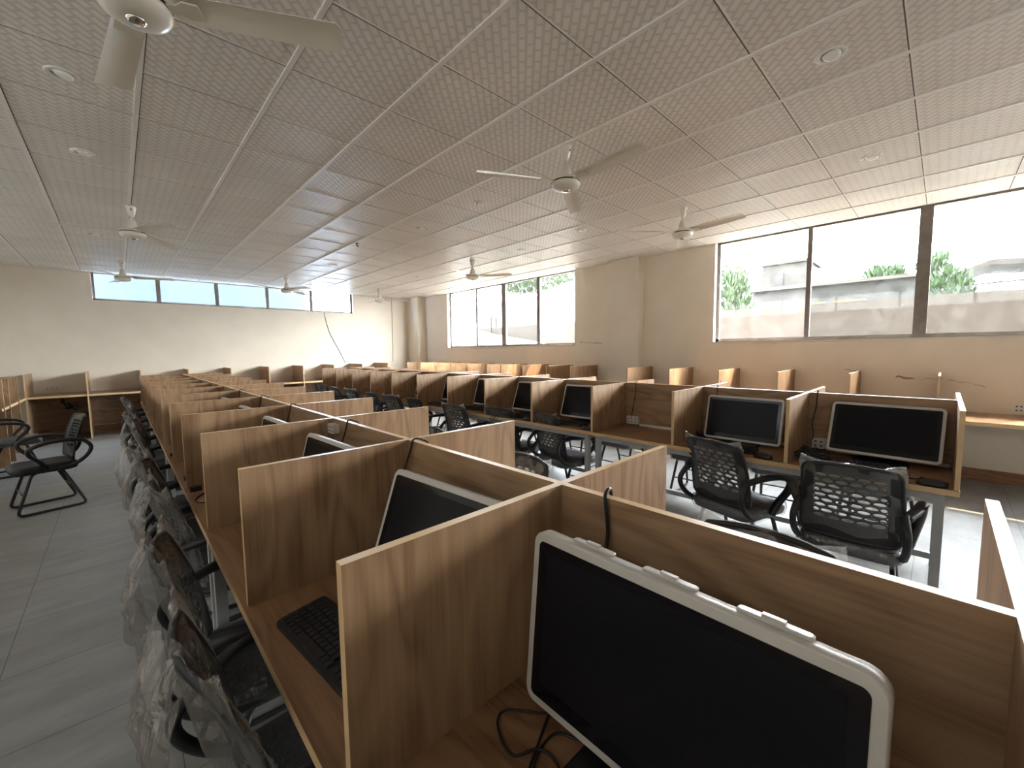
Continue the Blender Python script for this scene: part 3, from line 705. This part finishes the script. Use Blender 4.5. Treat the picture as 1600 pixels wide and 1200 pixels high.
def make_chair(wrap):
    o = thing('visitor_chair', 'x', 'chair')
    # seat cushion
    b = MB(); L = []
    for z, s in ((0.378, 0.90), (0.386, 0.97), (0.412, 1.0), (0.440, 0.99), (0.454, 0.94), (0.459, 0.80)):
        L.append([(p[0]*s+0.015, p[1]*s, z-(0.012*max(0, (p[0]-0.12))/0.1 if z > 0.43 else 0)) for p in rrect(0.44, 0.43, 0.07, 5)])
    b.loft(L, 0); seat = b.build('seat', M['vinyl'], o)
    if wrap != 'bare':
        b = MB(); r = random.Random(5); L = []
        for z, s in ((0.372, 0.96), (0.412, 1.03), (0.449, 1.015), (0.4625, 0.86), (0.4655, 0.50)):
            L.append([(p[0]*s+0.015+r.uniform(-.004, .004), p[1]*s+r.uniform(-.004, .004), z+r.uniform(-.0015, .002)) for p in rrect(0.445, 0.435, 0.06, 6)])
        b.loft(L, 0, cap0=False); b.build('seat_cover', M['seatfilm'], seat)
    make_back(o)
    for s in (-1, 1):
        b = MB()
        p = smooth_path([(-0.235, s*0.215, 0.650), (-0.13, s*0.255, 0.675), (0.02, s*0.275, 0.668), (0.120, s*0.275, 0.628), (0.122, s*0.268, 0.570), (0.055, s*0.245, 0.490), (0.02, s*0.224, 0.410)], 5)
        b.tube(p, 0.018, 8, flat=(Vector((0, 1, 0)), 1.45)); p2 = smooth_path([(-0.225, s*0.212, 0.668), (-0.290, s*0.225, 0.585), (-0.262, s*0.225, 0.500), (-0.17, s*0.215, 0.425), (-0.06, s*0.205, 0.410)], 5)
        b.tube(p2, 0.017, 8); b.build('armrest', M['black'], o)
    for s in (-1, 1):
        b = MB(); y = s*0.175; yo = s*0.205
        b.tube(round_path([(-0.06, y, 0.388), (0.105, y, 0.388), (0.225, yo, 0.013), (-0.235, yo, 0.013), (-0.085, y, 0.388)], 0.05), 0.0125, 8); b.build('leg_frame', M['tube'], o)
    for (x, z, yy) in ((0.170, 0.185, 0.190), (-0.160, 0.190, 0.190)):
        b = MB(); b.tube([(x, -yy, z), (x, yy, z)], 0.007, 6); b.build('stretcher', M['tube'], o)
    if wrap in ('tight', 'bag'):
        b = MB(); r = random.Random(11 if wrap == 'tight' else 23); nu, nv = 56, 24
        infl = 0.011 if wrap == 'tight' else 0.016
        vmin = 0.10 if wrap == 'tight' else -0.02
        rv = [[r.uniform(-1, 1) for _ in range(nu)] for _ in range(nv+1)]
        def fn(s, t):
            i = int(round(s*nu)) % nu; j = int(round(t*nv)); a = 2*PI*s
            v = vmin+(1.03-vmin)*t
            u = math.cos(a); side = math.sin(a)
            th = infl*(1.0 if t < 0.9 else (1-(t-0.9)/0.1*0.85))
            if wrap == 'bag' and side < 0: th *= 1.0+1.8*math.sin(PI*min(1, t*1.0))*(1-0.2*t)
            p = back_pt(max(-1, min(1, u))*(1.05 if wrap == 'tight' else 1.12), min(1, max(0, v)))
            if v < 0: p.z += v*0.42
            if v > 1: p.z += (v-1)*0.42
            p.x += th*side
            k = (0.003 if wrap == 'tight' else 0.0045)*(math.sin(7*a+9*t)+0.7*math.sin(13*a-15*t+2)+0.35*rv[j][i])*(0.4+0.6*t)
            p += Vector((k, k*0.6, k*0.5))
            ear = max(0, t-0.80)/0.20*max(0, abs(u)-0.72)/0.28
            p.z += ear*(0.030 if wrap == 'tight' else 0.05); p.y += ear*0.020*(1 if u > 0 else -1); p.x -= ear*0.01
            if t < 0.12: p.y *= 1.03; p.z += 0.012*math.sin(5*a+1)
            return p
        b.grid(fn, nu, nv, wrap=True)
        n0 = len(b.v)-nu
        for i in range(nu//2): b.face((n0+i, n0+(i+1) % nu, n0+(nu-1-i) % nu, n0+(nu-i) % nu), 0, True)
        b.build('plastic_cover', M['wrap'] if wrap == 'tight' else M['bag'], o)
        if wrap == 'bag':   # loose end of the bag hanging behind the back
            b = MB()
            def fl(s, t):
                a = s*2-1
                z = 0.905-0.30*t; y = a*(0.17+0.045*t); x = -0.318-0.060*math.sin(PI*min(1, t*0.9))*(1-0.5*a*a)+0.015*t
                k = 0.005*math.sin(9*a+5*t)+0.004*math.sin(17*a-11*t+1.3)+0.003*math.sin(23*t+6*a*a)
                return (x+k, y+k*0.7+0.006*math.sin(9*t), z+k*0.6+0.02*math.sin(5*a)*t)
            b.grid(fl, 30, 24); b.build('plastic_flap', M['bag'], o)
    return o
protos = {}; used_p = {}
def chair(kind, x, y, deg, label, group):
    if kind not in protos: protos[kind] = make_chair(kind); used_p[kind] = False
    place(protos[kind], used_p[kind], (x, y, 0), math.radians(deg), label, group); used_p[kind] = True
GCA = 'chairs on the aisle side of the front row'
row1 = [(0.36, 'bag', 0), (1.06, 'bag', 4), (1.625, 'bag', -3), (2.46, 'bag', 5), (3.01, 'bag', -5), (3.58, 'bag', 3), (4.44, 'tight', 0), (5.05, 'bag', -4), (5.62, 'tight', 3), (6.52, 'tight', 0), (7.22, 'tight', 3), (7.85, 'tight', -2)]
for k, (y, kd, dg) in enumerate(row1):
    chair(kd, 0.345+{2: -0.01, 3: 0.02, 5: -0.03, 8: -0.04, 11: -0.05}.get(k, 0), y, dg, 'black plastic-wrapped chair on the open aisle side, %s along the front row from the camera' % ORD[k], GCA)
GCB = 'chairs on the window side of the front row'
for k, (x, y, dg, lb) in enumerate([(1.19, 0.375, 178, 'black chair back peeking over the closest spine panel, between front and middle rows'), (1.35, 1.62, 172, 'plastic-draped chair tucked under the window side of the front row, second bay'),
                       (1.45, 2.72, 183, 'plastic-topped chair on the window side of the front row, by the third divider')]):
    chair('tight', x, y, dg, lb, GCB)
GCC = 'chairs on the front side of the middle row'
row2 = [(0.305, 2.905, 2, 'tight', 0), (0.93, 3.01, -17, 'tight', 1), (2.52, 3.13, -11, 'tight', 3), (3.20, 3.10, 5, 'tight', 4), (3.755, 2.93, 2, 'tight', 5), (4.62, 2.96, -4, 'bare', 6), (5.21, 2.93, 6, 'tight', 7), (5.83, 2.95, -3, 'bare', 8), (6.62, 2.95, 4, 'tight', 9), (7.25, 2.95, -4, 'bare', 10), (7.88, 2.95, 3, 'tight', 11)]
for y, x, dg, kd, c in row2:
    lb = 'black slotted-back chair%s before the %s middle-row bay, facing the windows' % (' in clear plastic' if kd == 'tight' else '', ORD[c])
    chair(kd, x, y, dg, lb, GCC)
GCD = 'chairs on the window side of the middle row'
for k, y in enumerate((0.30, 0.93, 1.64, 2.52, 3.20, 3.90, 4.75, 5.95)):
    chair('tight', 4.17+(0.03 if k % 2 else 0), y, 180+(-6, 4, 2, -5, 3, -2, 5, 0)[k], 'black chair on the window side of the middle row, seat seen beneath the %s bay' % ORD[(0, 1, 2, 3, 4, 5, 6, 8)[k]], GCD)
chair('bare', -0.585, 6.03, 193, 'lone black chair standing sideways out in the grey-tiled open aisle', None)
chair('bag', -1.03, 8.05, 10, 'plastic-wrapped chair by the shady aisle wall, half cut off by the picture edge', None)

# ------------------------------------------------------------------ ceiling fans
def make_fan():
    o = thing('ceiling_fan', 'x', 'ceiling fan')          # origin on the ceiling, hanging down
    b = MB(); b.lathe([(0.0, 0.0), (0.048, 0.0), (0.046, -0.02), (0.034, -0.07), (0.020, -0.105), (0.013, -0.115)], 20); b.build('canopy', M['fan'], o)
    b = MB(); b.lathe([(0.0105, -0.10), (0.0105, -0.17)], 12); b.build('rod', M['fan'], o)
    b = MB(); b.lathe([(0.012, -0.128), (0.026, -0.140), (0.040, -0.185), (0.046, -0.225), (0.060, -0.238), (0.092, -0.248), (0.108, -0.262), (0.112, -0.275), (0.108, -0.283), (0.112, -0.288), (0.113, -0.296), (0.104, -0.315), (0.080, -0.330), (0.040, -0.338), (0.0, -0.339)], 32, mis=[0]*7+[1]+[0]*6); mot = b.build('motor', [M['fan'], M['black']], o)
    b = MB(); b.lathe([(0.0, -0.3365), (0.030, -0.3365), (0.032, -0.343), (0.020, -0.349), (0.0, -0.350)], 20); b.build('centre_cap', M['chrome'], mot)
    for s in (-1, 1):
        b = MB(); b.lathe([(0.0, 0), (0.007, 0), (0.007, 0.003), (0.0, 0.003)], 10, Mx=Matrix.Translation((0, s*0.0415, -0.045)) @ Matrix.Rotation(-s*PI/2, 4, 'X')); b.build('canopy_bolt', M['black'], o)
    return o
def add_blade(o, deg):
    """pressed-metal blade with a bracket, twisted and slightly drooping"""
    b = MB(); R = Matrix.Rotation(math.radians(deg), 4, 'Z'); pts = 14
    def blade(s, t, g):
        r = 0.135+0.585*s; w = 0.055+0.014*s
        y = (t-0.5)*2*w; crn = 0.014*max(0, abs(t-0.5)*2-0.6)/0.4
        if s > 0.99: r -= crn
        tw = math.radians(13-4*s); z = -0.272-y*math.sin(tw)-0.012*s+0.010*(1-(2*t-1)**2)+g
        return R @ Vector((r, y*math.cos(tw), z))
    b.grid(lambda s, t: blade(s, t, 0.0), pts, 6); b.grid(lambda s, t: blade(s, t, -0.0025), pts, 6)
    for t in (0, 1): b.grid(lambda s, q, tt=t: blade(s, tt, -0.0025*q), pts, 1)
    for s_ in (0, 1): b.grid(lambda t, q, ss=s_: blade(ss, t, -0.0025*q), 6, 1)
    bl = b.build('blade', M['fan'], o)
    b = MB(); b.loft([[R @ Vector((r, p[0], -0.278+p[1])) for p in rrect(w, 0.006, 0.002, 2)] for r, w in ((0.095, 0.045), (0.14, 0.050), (0.165, 0.09), (0.215, 0.08))], 0, sm=False); b.build('bracket', M['fan'], bl)
    return bl
fans = [(2.637, 2.118, (-98, 155, 30), 'white three-blade ceiling fan hanging over the middle of the desks, biggest whole fan'), (4.75, 2.124, (-106, 145, 24), 'white ceiling fan beside the big side window'),
        (4.634, 5.82, (-152, -62, 62), 'white ceiling fan in front of the farther side window'), (4.90, 9.95, (-150, -30, 90), 'small distant ceiling fan by the far corner'),
        (2.644, 9.52, (-78, -152, 40), 'white ceiling fan before the end-wall strip window, its fourth pane'), (0.159, 9.69, (-112, -28, 100), 'white ceiling fan before the first pane of the end-wall strip window'),
        (0.208, 6.078, (-70, 172, 50), 'white ceiling fan hanging over the aisle with a broad blade, ahead of the strip window'), (0.134, 2.144, (-29, 95, 212), 'cream ceiling fan cut off by the top edge, seen close from below')]
protof = make_fan(); used = False
for x, y, angs, lb in fans:
    o = place(protof, used, (x, y, H), 0.0, lb, 'ceiling fans'); used = True
    for c in list(o.children):
        if c.name.startswith('blade'): bpy.data.objects.remove(c)
    o['_angs'] = list(angs)
for o in [q for q in COL.objects if q.name.startswith('ceiling_fan')]:
    for a in o['_angs']: add_blade(o, a)
    del o['_angs']

# ------------------------------------------------------------------ recessed downlights
def make_light():
    o = thing('recessed_downlight', 'x', 'light')
    b = MB(); b.lathe([(0.050, -0.001), (0.075, -0.001), (0.075, -0.004), (0.066, -0.008), (0.050, -0.006), (0.050, -0.001)], 28); b.build('trim_ring', M['ring'], o)
    Mx = Matrix.Translation((0.004, -0.004, -0.006)) @ Matrix.Rotation(math.radians(10), 4, 'Y')
    b = MB(); b.lathe([(0.0, -0.008), (0.025, -0.008), (0.040, -0.004), (0.043, 0.003), (0.0, 0.004)], 24, Mx=Mx); b.build('lamp', M['lens'], o)
    b = MB(); b.lathe([(0.0, -0.0006), (0.0505, -0.0006), (0.0505, -0.0026), (0.0, -0.0026)], 24); b.build('recess', M['chrome'], o)
    return o
lt = make_light(); used = False
lights = [(-0.119, 3.51, 'unlit downlight between the two fans over the aisle, nearer the camera'), (-0.087, 4.73, 'unlit downlight just short of the aisle fan with the broad blade'), (-0.10, 7.75, 'faint unlit downlight beyond the aisle fan'),
          (2.915, 0.504, 'large unlit downlight in the ceiling above the big side window'), (4.697, 0.497, 'smaller unlit downlight close to the top of the big side window'), (2.929, 3.527, 'unlit downlight beside the blade of the biggest whole fan'),
          (2.941, 4.723, 'unlit downlight beyond the biggest whole fan, mid-ceiling'), (2.941, 7.754, 'distant unlit downlight before the end-wall strip window'), (4.735, 4.695, 'unlit downlight above the farther side window fan'), (4.567, 3.41, 'unlit downlight between the two window-side fans'), (4.787, 7.847, 'faint distant unlit downlight near the far corner')]
for x, y, lb in lights:
    place(lt, used, (x, y, H), 0, lb, 'recessed downlights'); used = True
b = MB(); b.tube(smooth_path([(2.631, 6.0, H), (2.631, 6.0, H-0.03), (2.655, 6.0, H-0.045), (2.655, 6.02, H-0.02)], 4), 0.006, 6); b.lathe([(0.0, 0), (0.03, 0), (0.03, -0.008), (0.0, -0.008)], 12, c=(2.631, 6.0, H))
tag(b.build('ceiling_hook', M['black']), 'bare dark fan hook on the ceiling with no fan hung from it', 'hook')

# ------------------------------------------------------------------ wall odds and ends
b = MB(); b.box((XW-0.014, -0.648, 0.765), (XW, -0.535, 0.865), 0)
for dy in (-0.03, 0.0, 0.03):
    for dz in (-0.02, 0.02): b.box((XW-0.0155, -0.59+dy-0.007, 0.815+dz-0.006), (XW-0.0138, -0.59+dy+0.007, 0.815+dz+0.006), 1)
tag(b.build('wall_socket', [M['white_pl'], M['socket_hole']]), 'white power socket on the cream wall above the sunlit bench', 'socket')
o = cable([(4.006, YW-0.006, 2.54), (4.06, YW-0.008, 2.25), (4.128, YW-0.006, 2.004), (4.25, YW-0.006, 1.74), (4.359, YW-0.006, 1.525), (4.516, YW-0.006, 1.173)], 0.006, 'dark wire dangling from the strip window down the end wall', None, 'wall_wire')
o = cable([(5.95, YW-0.006, 3.05), (5.945, YW-0.006, 2.3), (5.94, YW-0.006, 1.6), (5.92, YW-0.006, 1.19)], 0.005, 'thin wire running straight down the end wall near the corner', None, 'wall_wire')
cable([(-0.78, 11.22, 0.70), (-0.80, 11.23, 0.62), (-0.70, 11.24, 0.56), (-0.76, 11.22, 0.50), (-0.66, 11.23, 0.52), (-0.72, 11.24, 0.60), (-0.64, 11.22, 0.47), (-0.60, 11.23, 0.55), (-0.74, 11.22, 0.53), (-0.78, 11.24, 0.68)], 0.011, 'dark knot of cable dangling beneath the end-wall bench behind the leftover chair', None, 'cable_tangle')
b = MB(); b.box((-1.0, YW-0.020, 0.86), (-0.80, YW, 0.905), 0)
for q in range(3): b.box((-0.97+0.06*q, YW-0.0212, 0.876), (-0.955+0.06*q, YW-0.0198, 0.89), 1)
tag(b.build('wall_socket', [M['white_pl'], M['socket_hole']]), 'long white socket strip on the end wall above the bench behind the leftover chair', 'socket')
def crack(ys, wd, seed):
    r = random.Random(seed); b = MB(); n = len(ys)
    top = [(XW-0.0012, y, z+wd*r.uniform(0.3, 1.0)) for y, z in ys]; bot = [(XW-0.0012, y, z-wd*r.uniform(0.2, 1.0)) for y, z in ys]
    for i in range(n-1):
        k = len(b.v); b.v += [top[i], top[i+1], bot[i+1], bot[i]]; b.face((k, k+1, k+2, k+3))
    return b
wr = bpy.data.objects['wall_right']
def lerp_line(y0, z0, y1, z1, n, jit, seed):
    r = random.Random(seed); return [(y0+(y1-y0)*i/n, z0+(z1-z0)*i/n+r.uniform(-jit, jit)) for i in range(n+1)]
for args, wd in (((0.375, 1.115, 0.22, 1.085, 7, 0.012, 1), 0.016), ((0.22, 1.09, -0.02, 1.10, 10, 0.008, 2), 0.003), ((0.86, 1.19, 0.74, 1.165, 8, 0.008, 3), 0.006), ((-0.05, 1.10, -0.34, 1.03, 12, 0.010, 4), 0.004), ((5.05, 1.615, 4.52, 1.60, 18, 0.012, 5), 0.008), ((8.6, 1.535, 6.9, 1.535, 24, 0.008, 6), 0.006), ((1.9, 1.548, 0.7, 1.55, 20, 0.004, 8), 0.003)):
    c = crack(lerp_line(*args), wd, args[-1]+40).build('plaster_crack', M['dust'], wr, fix=False); c['kind'] = 'structure'

# ------------------------------------------------------------------ outside
GND = -0.35
E = {}  # most outdoor colours darkened to counter the bright sky and its bounce
E['earth'] = plain('darkened_dry_earth', (0.095, 0.09, 0.082), 0.95, noise=0.12, nscale=1.2)
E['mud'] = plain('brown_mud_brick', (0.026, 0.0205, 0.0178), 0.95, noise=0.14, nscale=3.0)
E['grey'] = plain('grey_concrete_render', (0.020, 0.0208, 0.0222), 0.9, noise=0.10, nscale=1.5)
E['pale'] = plain('darkened_concrete', (0.012, 0.012, 0.0107), 0.9, noise=0.15, nscale=2.5)
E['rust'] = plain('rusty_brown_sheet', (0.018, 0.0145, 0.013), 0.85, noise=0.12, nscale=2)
E['ochre'] = plain('ochre_coping', (0.10, 0.062, 0.026), 0.9)
E['dark'] = plain('dark_opening', (0.002, 0.0022, 0.0025), 0.8)
E['slab'] = plain('darkened_roof_slab', (0.040, 0.038, 0.033), 0.9)
E['blue'] = plain('darkened_blue_render', (0.0155, 0.020, 0.026), 0.9, noise=0.05, nscale=1.0)
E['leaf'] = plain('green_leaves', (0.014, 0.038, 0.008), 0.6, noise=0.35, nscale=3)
E['bark'] = plain('grey_bark', (0.16, 0.12, 0.08), 0.9, noise=0.2, nscale=20)
E['white'] = plain('whitewashed_concrete', (0.45, 0.445, 0.43), 0.9)
b = MB(); b.box((XW+WT+0.01, -40, GND-0.3), (60, 70, GND)); b.box((-30, YW+WT+0.01, GND-0.3), (XW+WT+0.01, 70, GND)); struct(b.build('ground_outside', E['earth']))
b = MB(); b.box((XW+WT-0.02, -6.0, H+0.16), (XW+WT+0.42, 10.1, H+0.26)); struct(b.build('trim_1', E['white']))
# boundary wall with courses and an ochre-topped stretch
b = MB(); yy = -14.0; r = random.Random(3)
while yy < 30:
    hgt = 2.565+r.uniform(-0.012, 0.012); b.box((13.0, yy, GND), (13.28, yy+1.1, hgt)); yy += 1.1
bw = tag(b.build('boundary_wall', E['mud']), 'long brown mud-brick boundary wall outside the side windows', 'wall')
b = MB(); b.box((12.98, 1.35, 2.56), (13.30, 1.95, 2.60)); b.box((12.98, 2.15, 2.56), (13.30, 2.50, 2.60)); b.build('coping', E['ochre'], bw)
# grey outbuilding with water-tank tower
ob = thing('outbuilding', 'flat-roofed grey building behind the boundary wall with a small tower', 'building', (22, 2.5, GND))
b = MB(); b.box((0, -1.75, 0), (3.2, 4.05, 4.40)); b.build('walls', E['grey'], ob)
b = MB(); b.box((-0.25, -1.9, 4.40), (3.4, 4.25, 4.52)); b.build('roof_slab', E['slab'], ob)
for y, z in ((1.15, 3.95), (-1.25, 3.98), (3.65, 3.35)):
    b = MB(); b.box((-0.03, y-0.14, z-0.14), (0.05, y+0.14, z+0.14)); b.build('vent_opening', E['dark'], ob)
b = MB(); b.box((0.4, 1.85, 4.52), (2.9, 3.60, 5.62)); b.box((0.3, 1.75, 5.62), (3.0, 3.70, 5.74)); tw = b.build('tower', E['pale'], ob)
b = MB(); b.box((0.36, 2.75, 4.54), (0.42, 3.20, 5.25)); b.build('doorway', E['dark'], tw)
# open shed
sh = thing('metal_shed', 'brown gabled open-sided shed beyond the boundary wall', 'shed', (24, -0.9, GND))
b = MB(); b.loft([[(x, 1.42, 4.30), (x, -0.2, 5.02), (x, -4.6, 4.60), (x, -4.6, 4.42), (x, -0.2, 4.82), (x, 1.42, 4.18)] for x in (0, 3)], 0, sm=False); b.build('roof', E['rust'], sh)
b = MB()
b.tube([(0.1, 1.35, 4.10), (0.1, -4.5, 4.25)], 0.035, 6)
for y in (1.0, 0.3, -0.4, -1.2): b.tube([(0.1, y, 4.12), (0.1, y-0.5, 4.55)], 0.025, 6)
b.build('truss', E['rust'], sh)
for x in (0.2, 2.8):
    for y in (1.3, -4.4):
        b = MB(); b.box((x-0.09, y-0.09, 0), (x+0.09, y+0.09, 4.25)); b.build('post', E['rust'], sh)
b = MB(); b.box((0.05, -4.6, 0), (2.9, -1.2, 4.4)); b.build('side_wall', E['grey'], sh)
# sloping whitewashed parapet in front of the wall
b = MB(); prof = [(5.0, GND), (17.5, GND), (17.5, 2.9), (16.08, 2.62), (14.2, 2.22), (11.87, 1.86), (10.2, 1.60), (5.0, 0.9)]
b.loft([[(x, y, z) for y, z in prof] for x in (12.2, 12.5)], 0, sm=False); tag(b.build('sloping_parapet', E['white']), 'sloping white parapet in front of the brown wall, seen through the farther window', 'parapet')
# tall white house beyond the second window
hs = thing('white_house', 'pale sunlit house wall beyond the boundary wall, seen through the farther window', 'building', (15.6, 15.5, GND))
b = MB(); b.box((0, -3.1, 0), (6, 9, 4.45)); b.build('walls', E['white'], hs)
b = MB(); b.box((-0.05, -3.2, 4.45), (6.1, 9.1, 4.55)); b.build('coping', E['white'], hs)
b = MB(); b.box((-0.06, 2.0, 0.0), (0.06, 2.12, 3.6)); b.build('drain_pipe', E['grey'], hs)
b = MB(); b.lathe([(0.035, 0), (0.035, 2.3)], 8, c=(12.75, 14.7, 1.6)); tag(b.build('metal_post', E['dark']), 'thin dark post standing behind the sloping white parapet', 'post')
# neighbour seen in the strip window
nb = thing('neighbour_building', 'pale blue rendered building behind the strip window', 'building', (-1.0, 15.0, GND))
b = MB(); b.box((-8, 0, 0), (5.7, 5, 8.0)); b.build('walls', E['blue'], nb)
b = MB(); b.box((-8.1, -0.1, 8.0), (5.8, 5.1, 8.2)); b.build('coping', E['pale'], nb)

def tree(name, label, x, y, base, hgt, crown, n, leaf, seed, lean=(0, 0), upright=True):
    r = random.Random(seed); o = thing(name, label, 'tree', (x, y, base), 0, 'trees outside the windows')
    b = MB(); b.tube(smooth_path([(0, 0, 0), (lean[0]*0.4, lean[1]*0.4, hgt*0.4), (lean[0], lean[1], hgt*0.92)], 5), [0.10-0.075*i/10 for i in range(11)], 8); b.build('trunk', E['bark'], o)
    b = MB()
    cx, cy, cz, rx, ry, rz_ = crown
    for k in range(n):
        while True:
            p = Vector((r.uniform(-1, 1), r.uniform(-1, 1), r.uniform(-1, 1)))
            if p.length < 1 and r.random() < 0.35+0.65*p.length: break
        clump = 0.12*Vector((math.sin(7*p.y+3*p.z), math.sin(5*p.z), math.sin(6*p.x+4*p.y)))
        c = Vector((cx+rx*(p.x+clump.x), cy+ry*(p.y+clump.y), cz+rz_*(p.z+clump.z)))
        d = Vector((p.x*0.5+r.uniform(-.4, .4), p.y*0.5+r.uniform(-.4, .4), (1.0 if upright else -0.3)+r.uniform(-.5, .5))).normalized()
        sd_ = d.cross(Vector((r.uniform(-1, 1), r.uniform(-1, 1), r.uniform(-1, 1)))).normalized()*leaf*0.28
        n0 = len(b.v); b.v += [tuple(c-d*leaf), tuple(c+sd_), tuple(c+d*leaf), tuple(c-sd_)]; b.face((n0, n0+1, n0+2, n0+3))
    b.build('crown', E['leaf'], o, fix=False)
tree('poplar_tree', 'bushy bright green tree at the edge of the big side window', 18.5, 6.15, GND, 5.0, (0, 0, 3.9, 0.75, 0.75, 1.35), 1500, 0.16, 1)
tree('poplar_tree', 'leaning treetop showing above the grey building roof', 29, 2.45, GND, 6.4, (0, -0.2, 5.42, 0.5, 0.85, 0.6), 420, 0.22, 2, (0, -0.3))
tree('poplar_tree', 'wispy treetop beside the mullion of the big side window', 29, 0.62, GND, 6.4, (0, -0.1, 5.58, 0.5, 0.62, 0.75), 380, 0.22, 5, (0, -0.2))
tree('poplar_tree', 'low green tree under the shed roof beyond the wall', 20, 0.0, GND, 4.2, (0, 0, 3.75, 0.6, 0.65, 0.55), 420, 0.18, 3)
tree('broadleaf_tree', 'overhanging bright green branches at the top of the farther window', 14.3, 13.0, GND, 5.6, (-0.3, 0.2, 5.2, 1.0, 2.3, 0.75), 1800, 0.16, 4, (-0.4, 0), False)
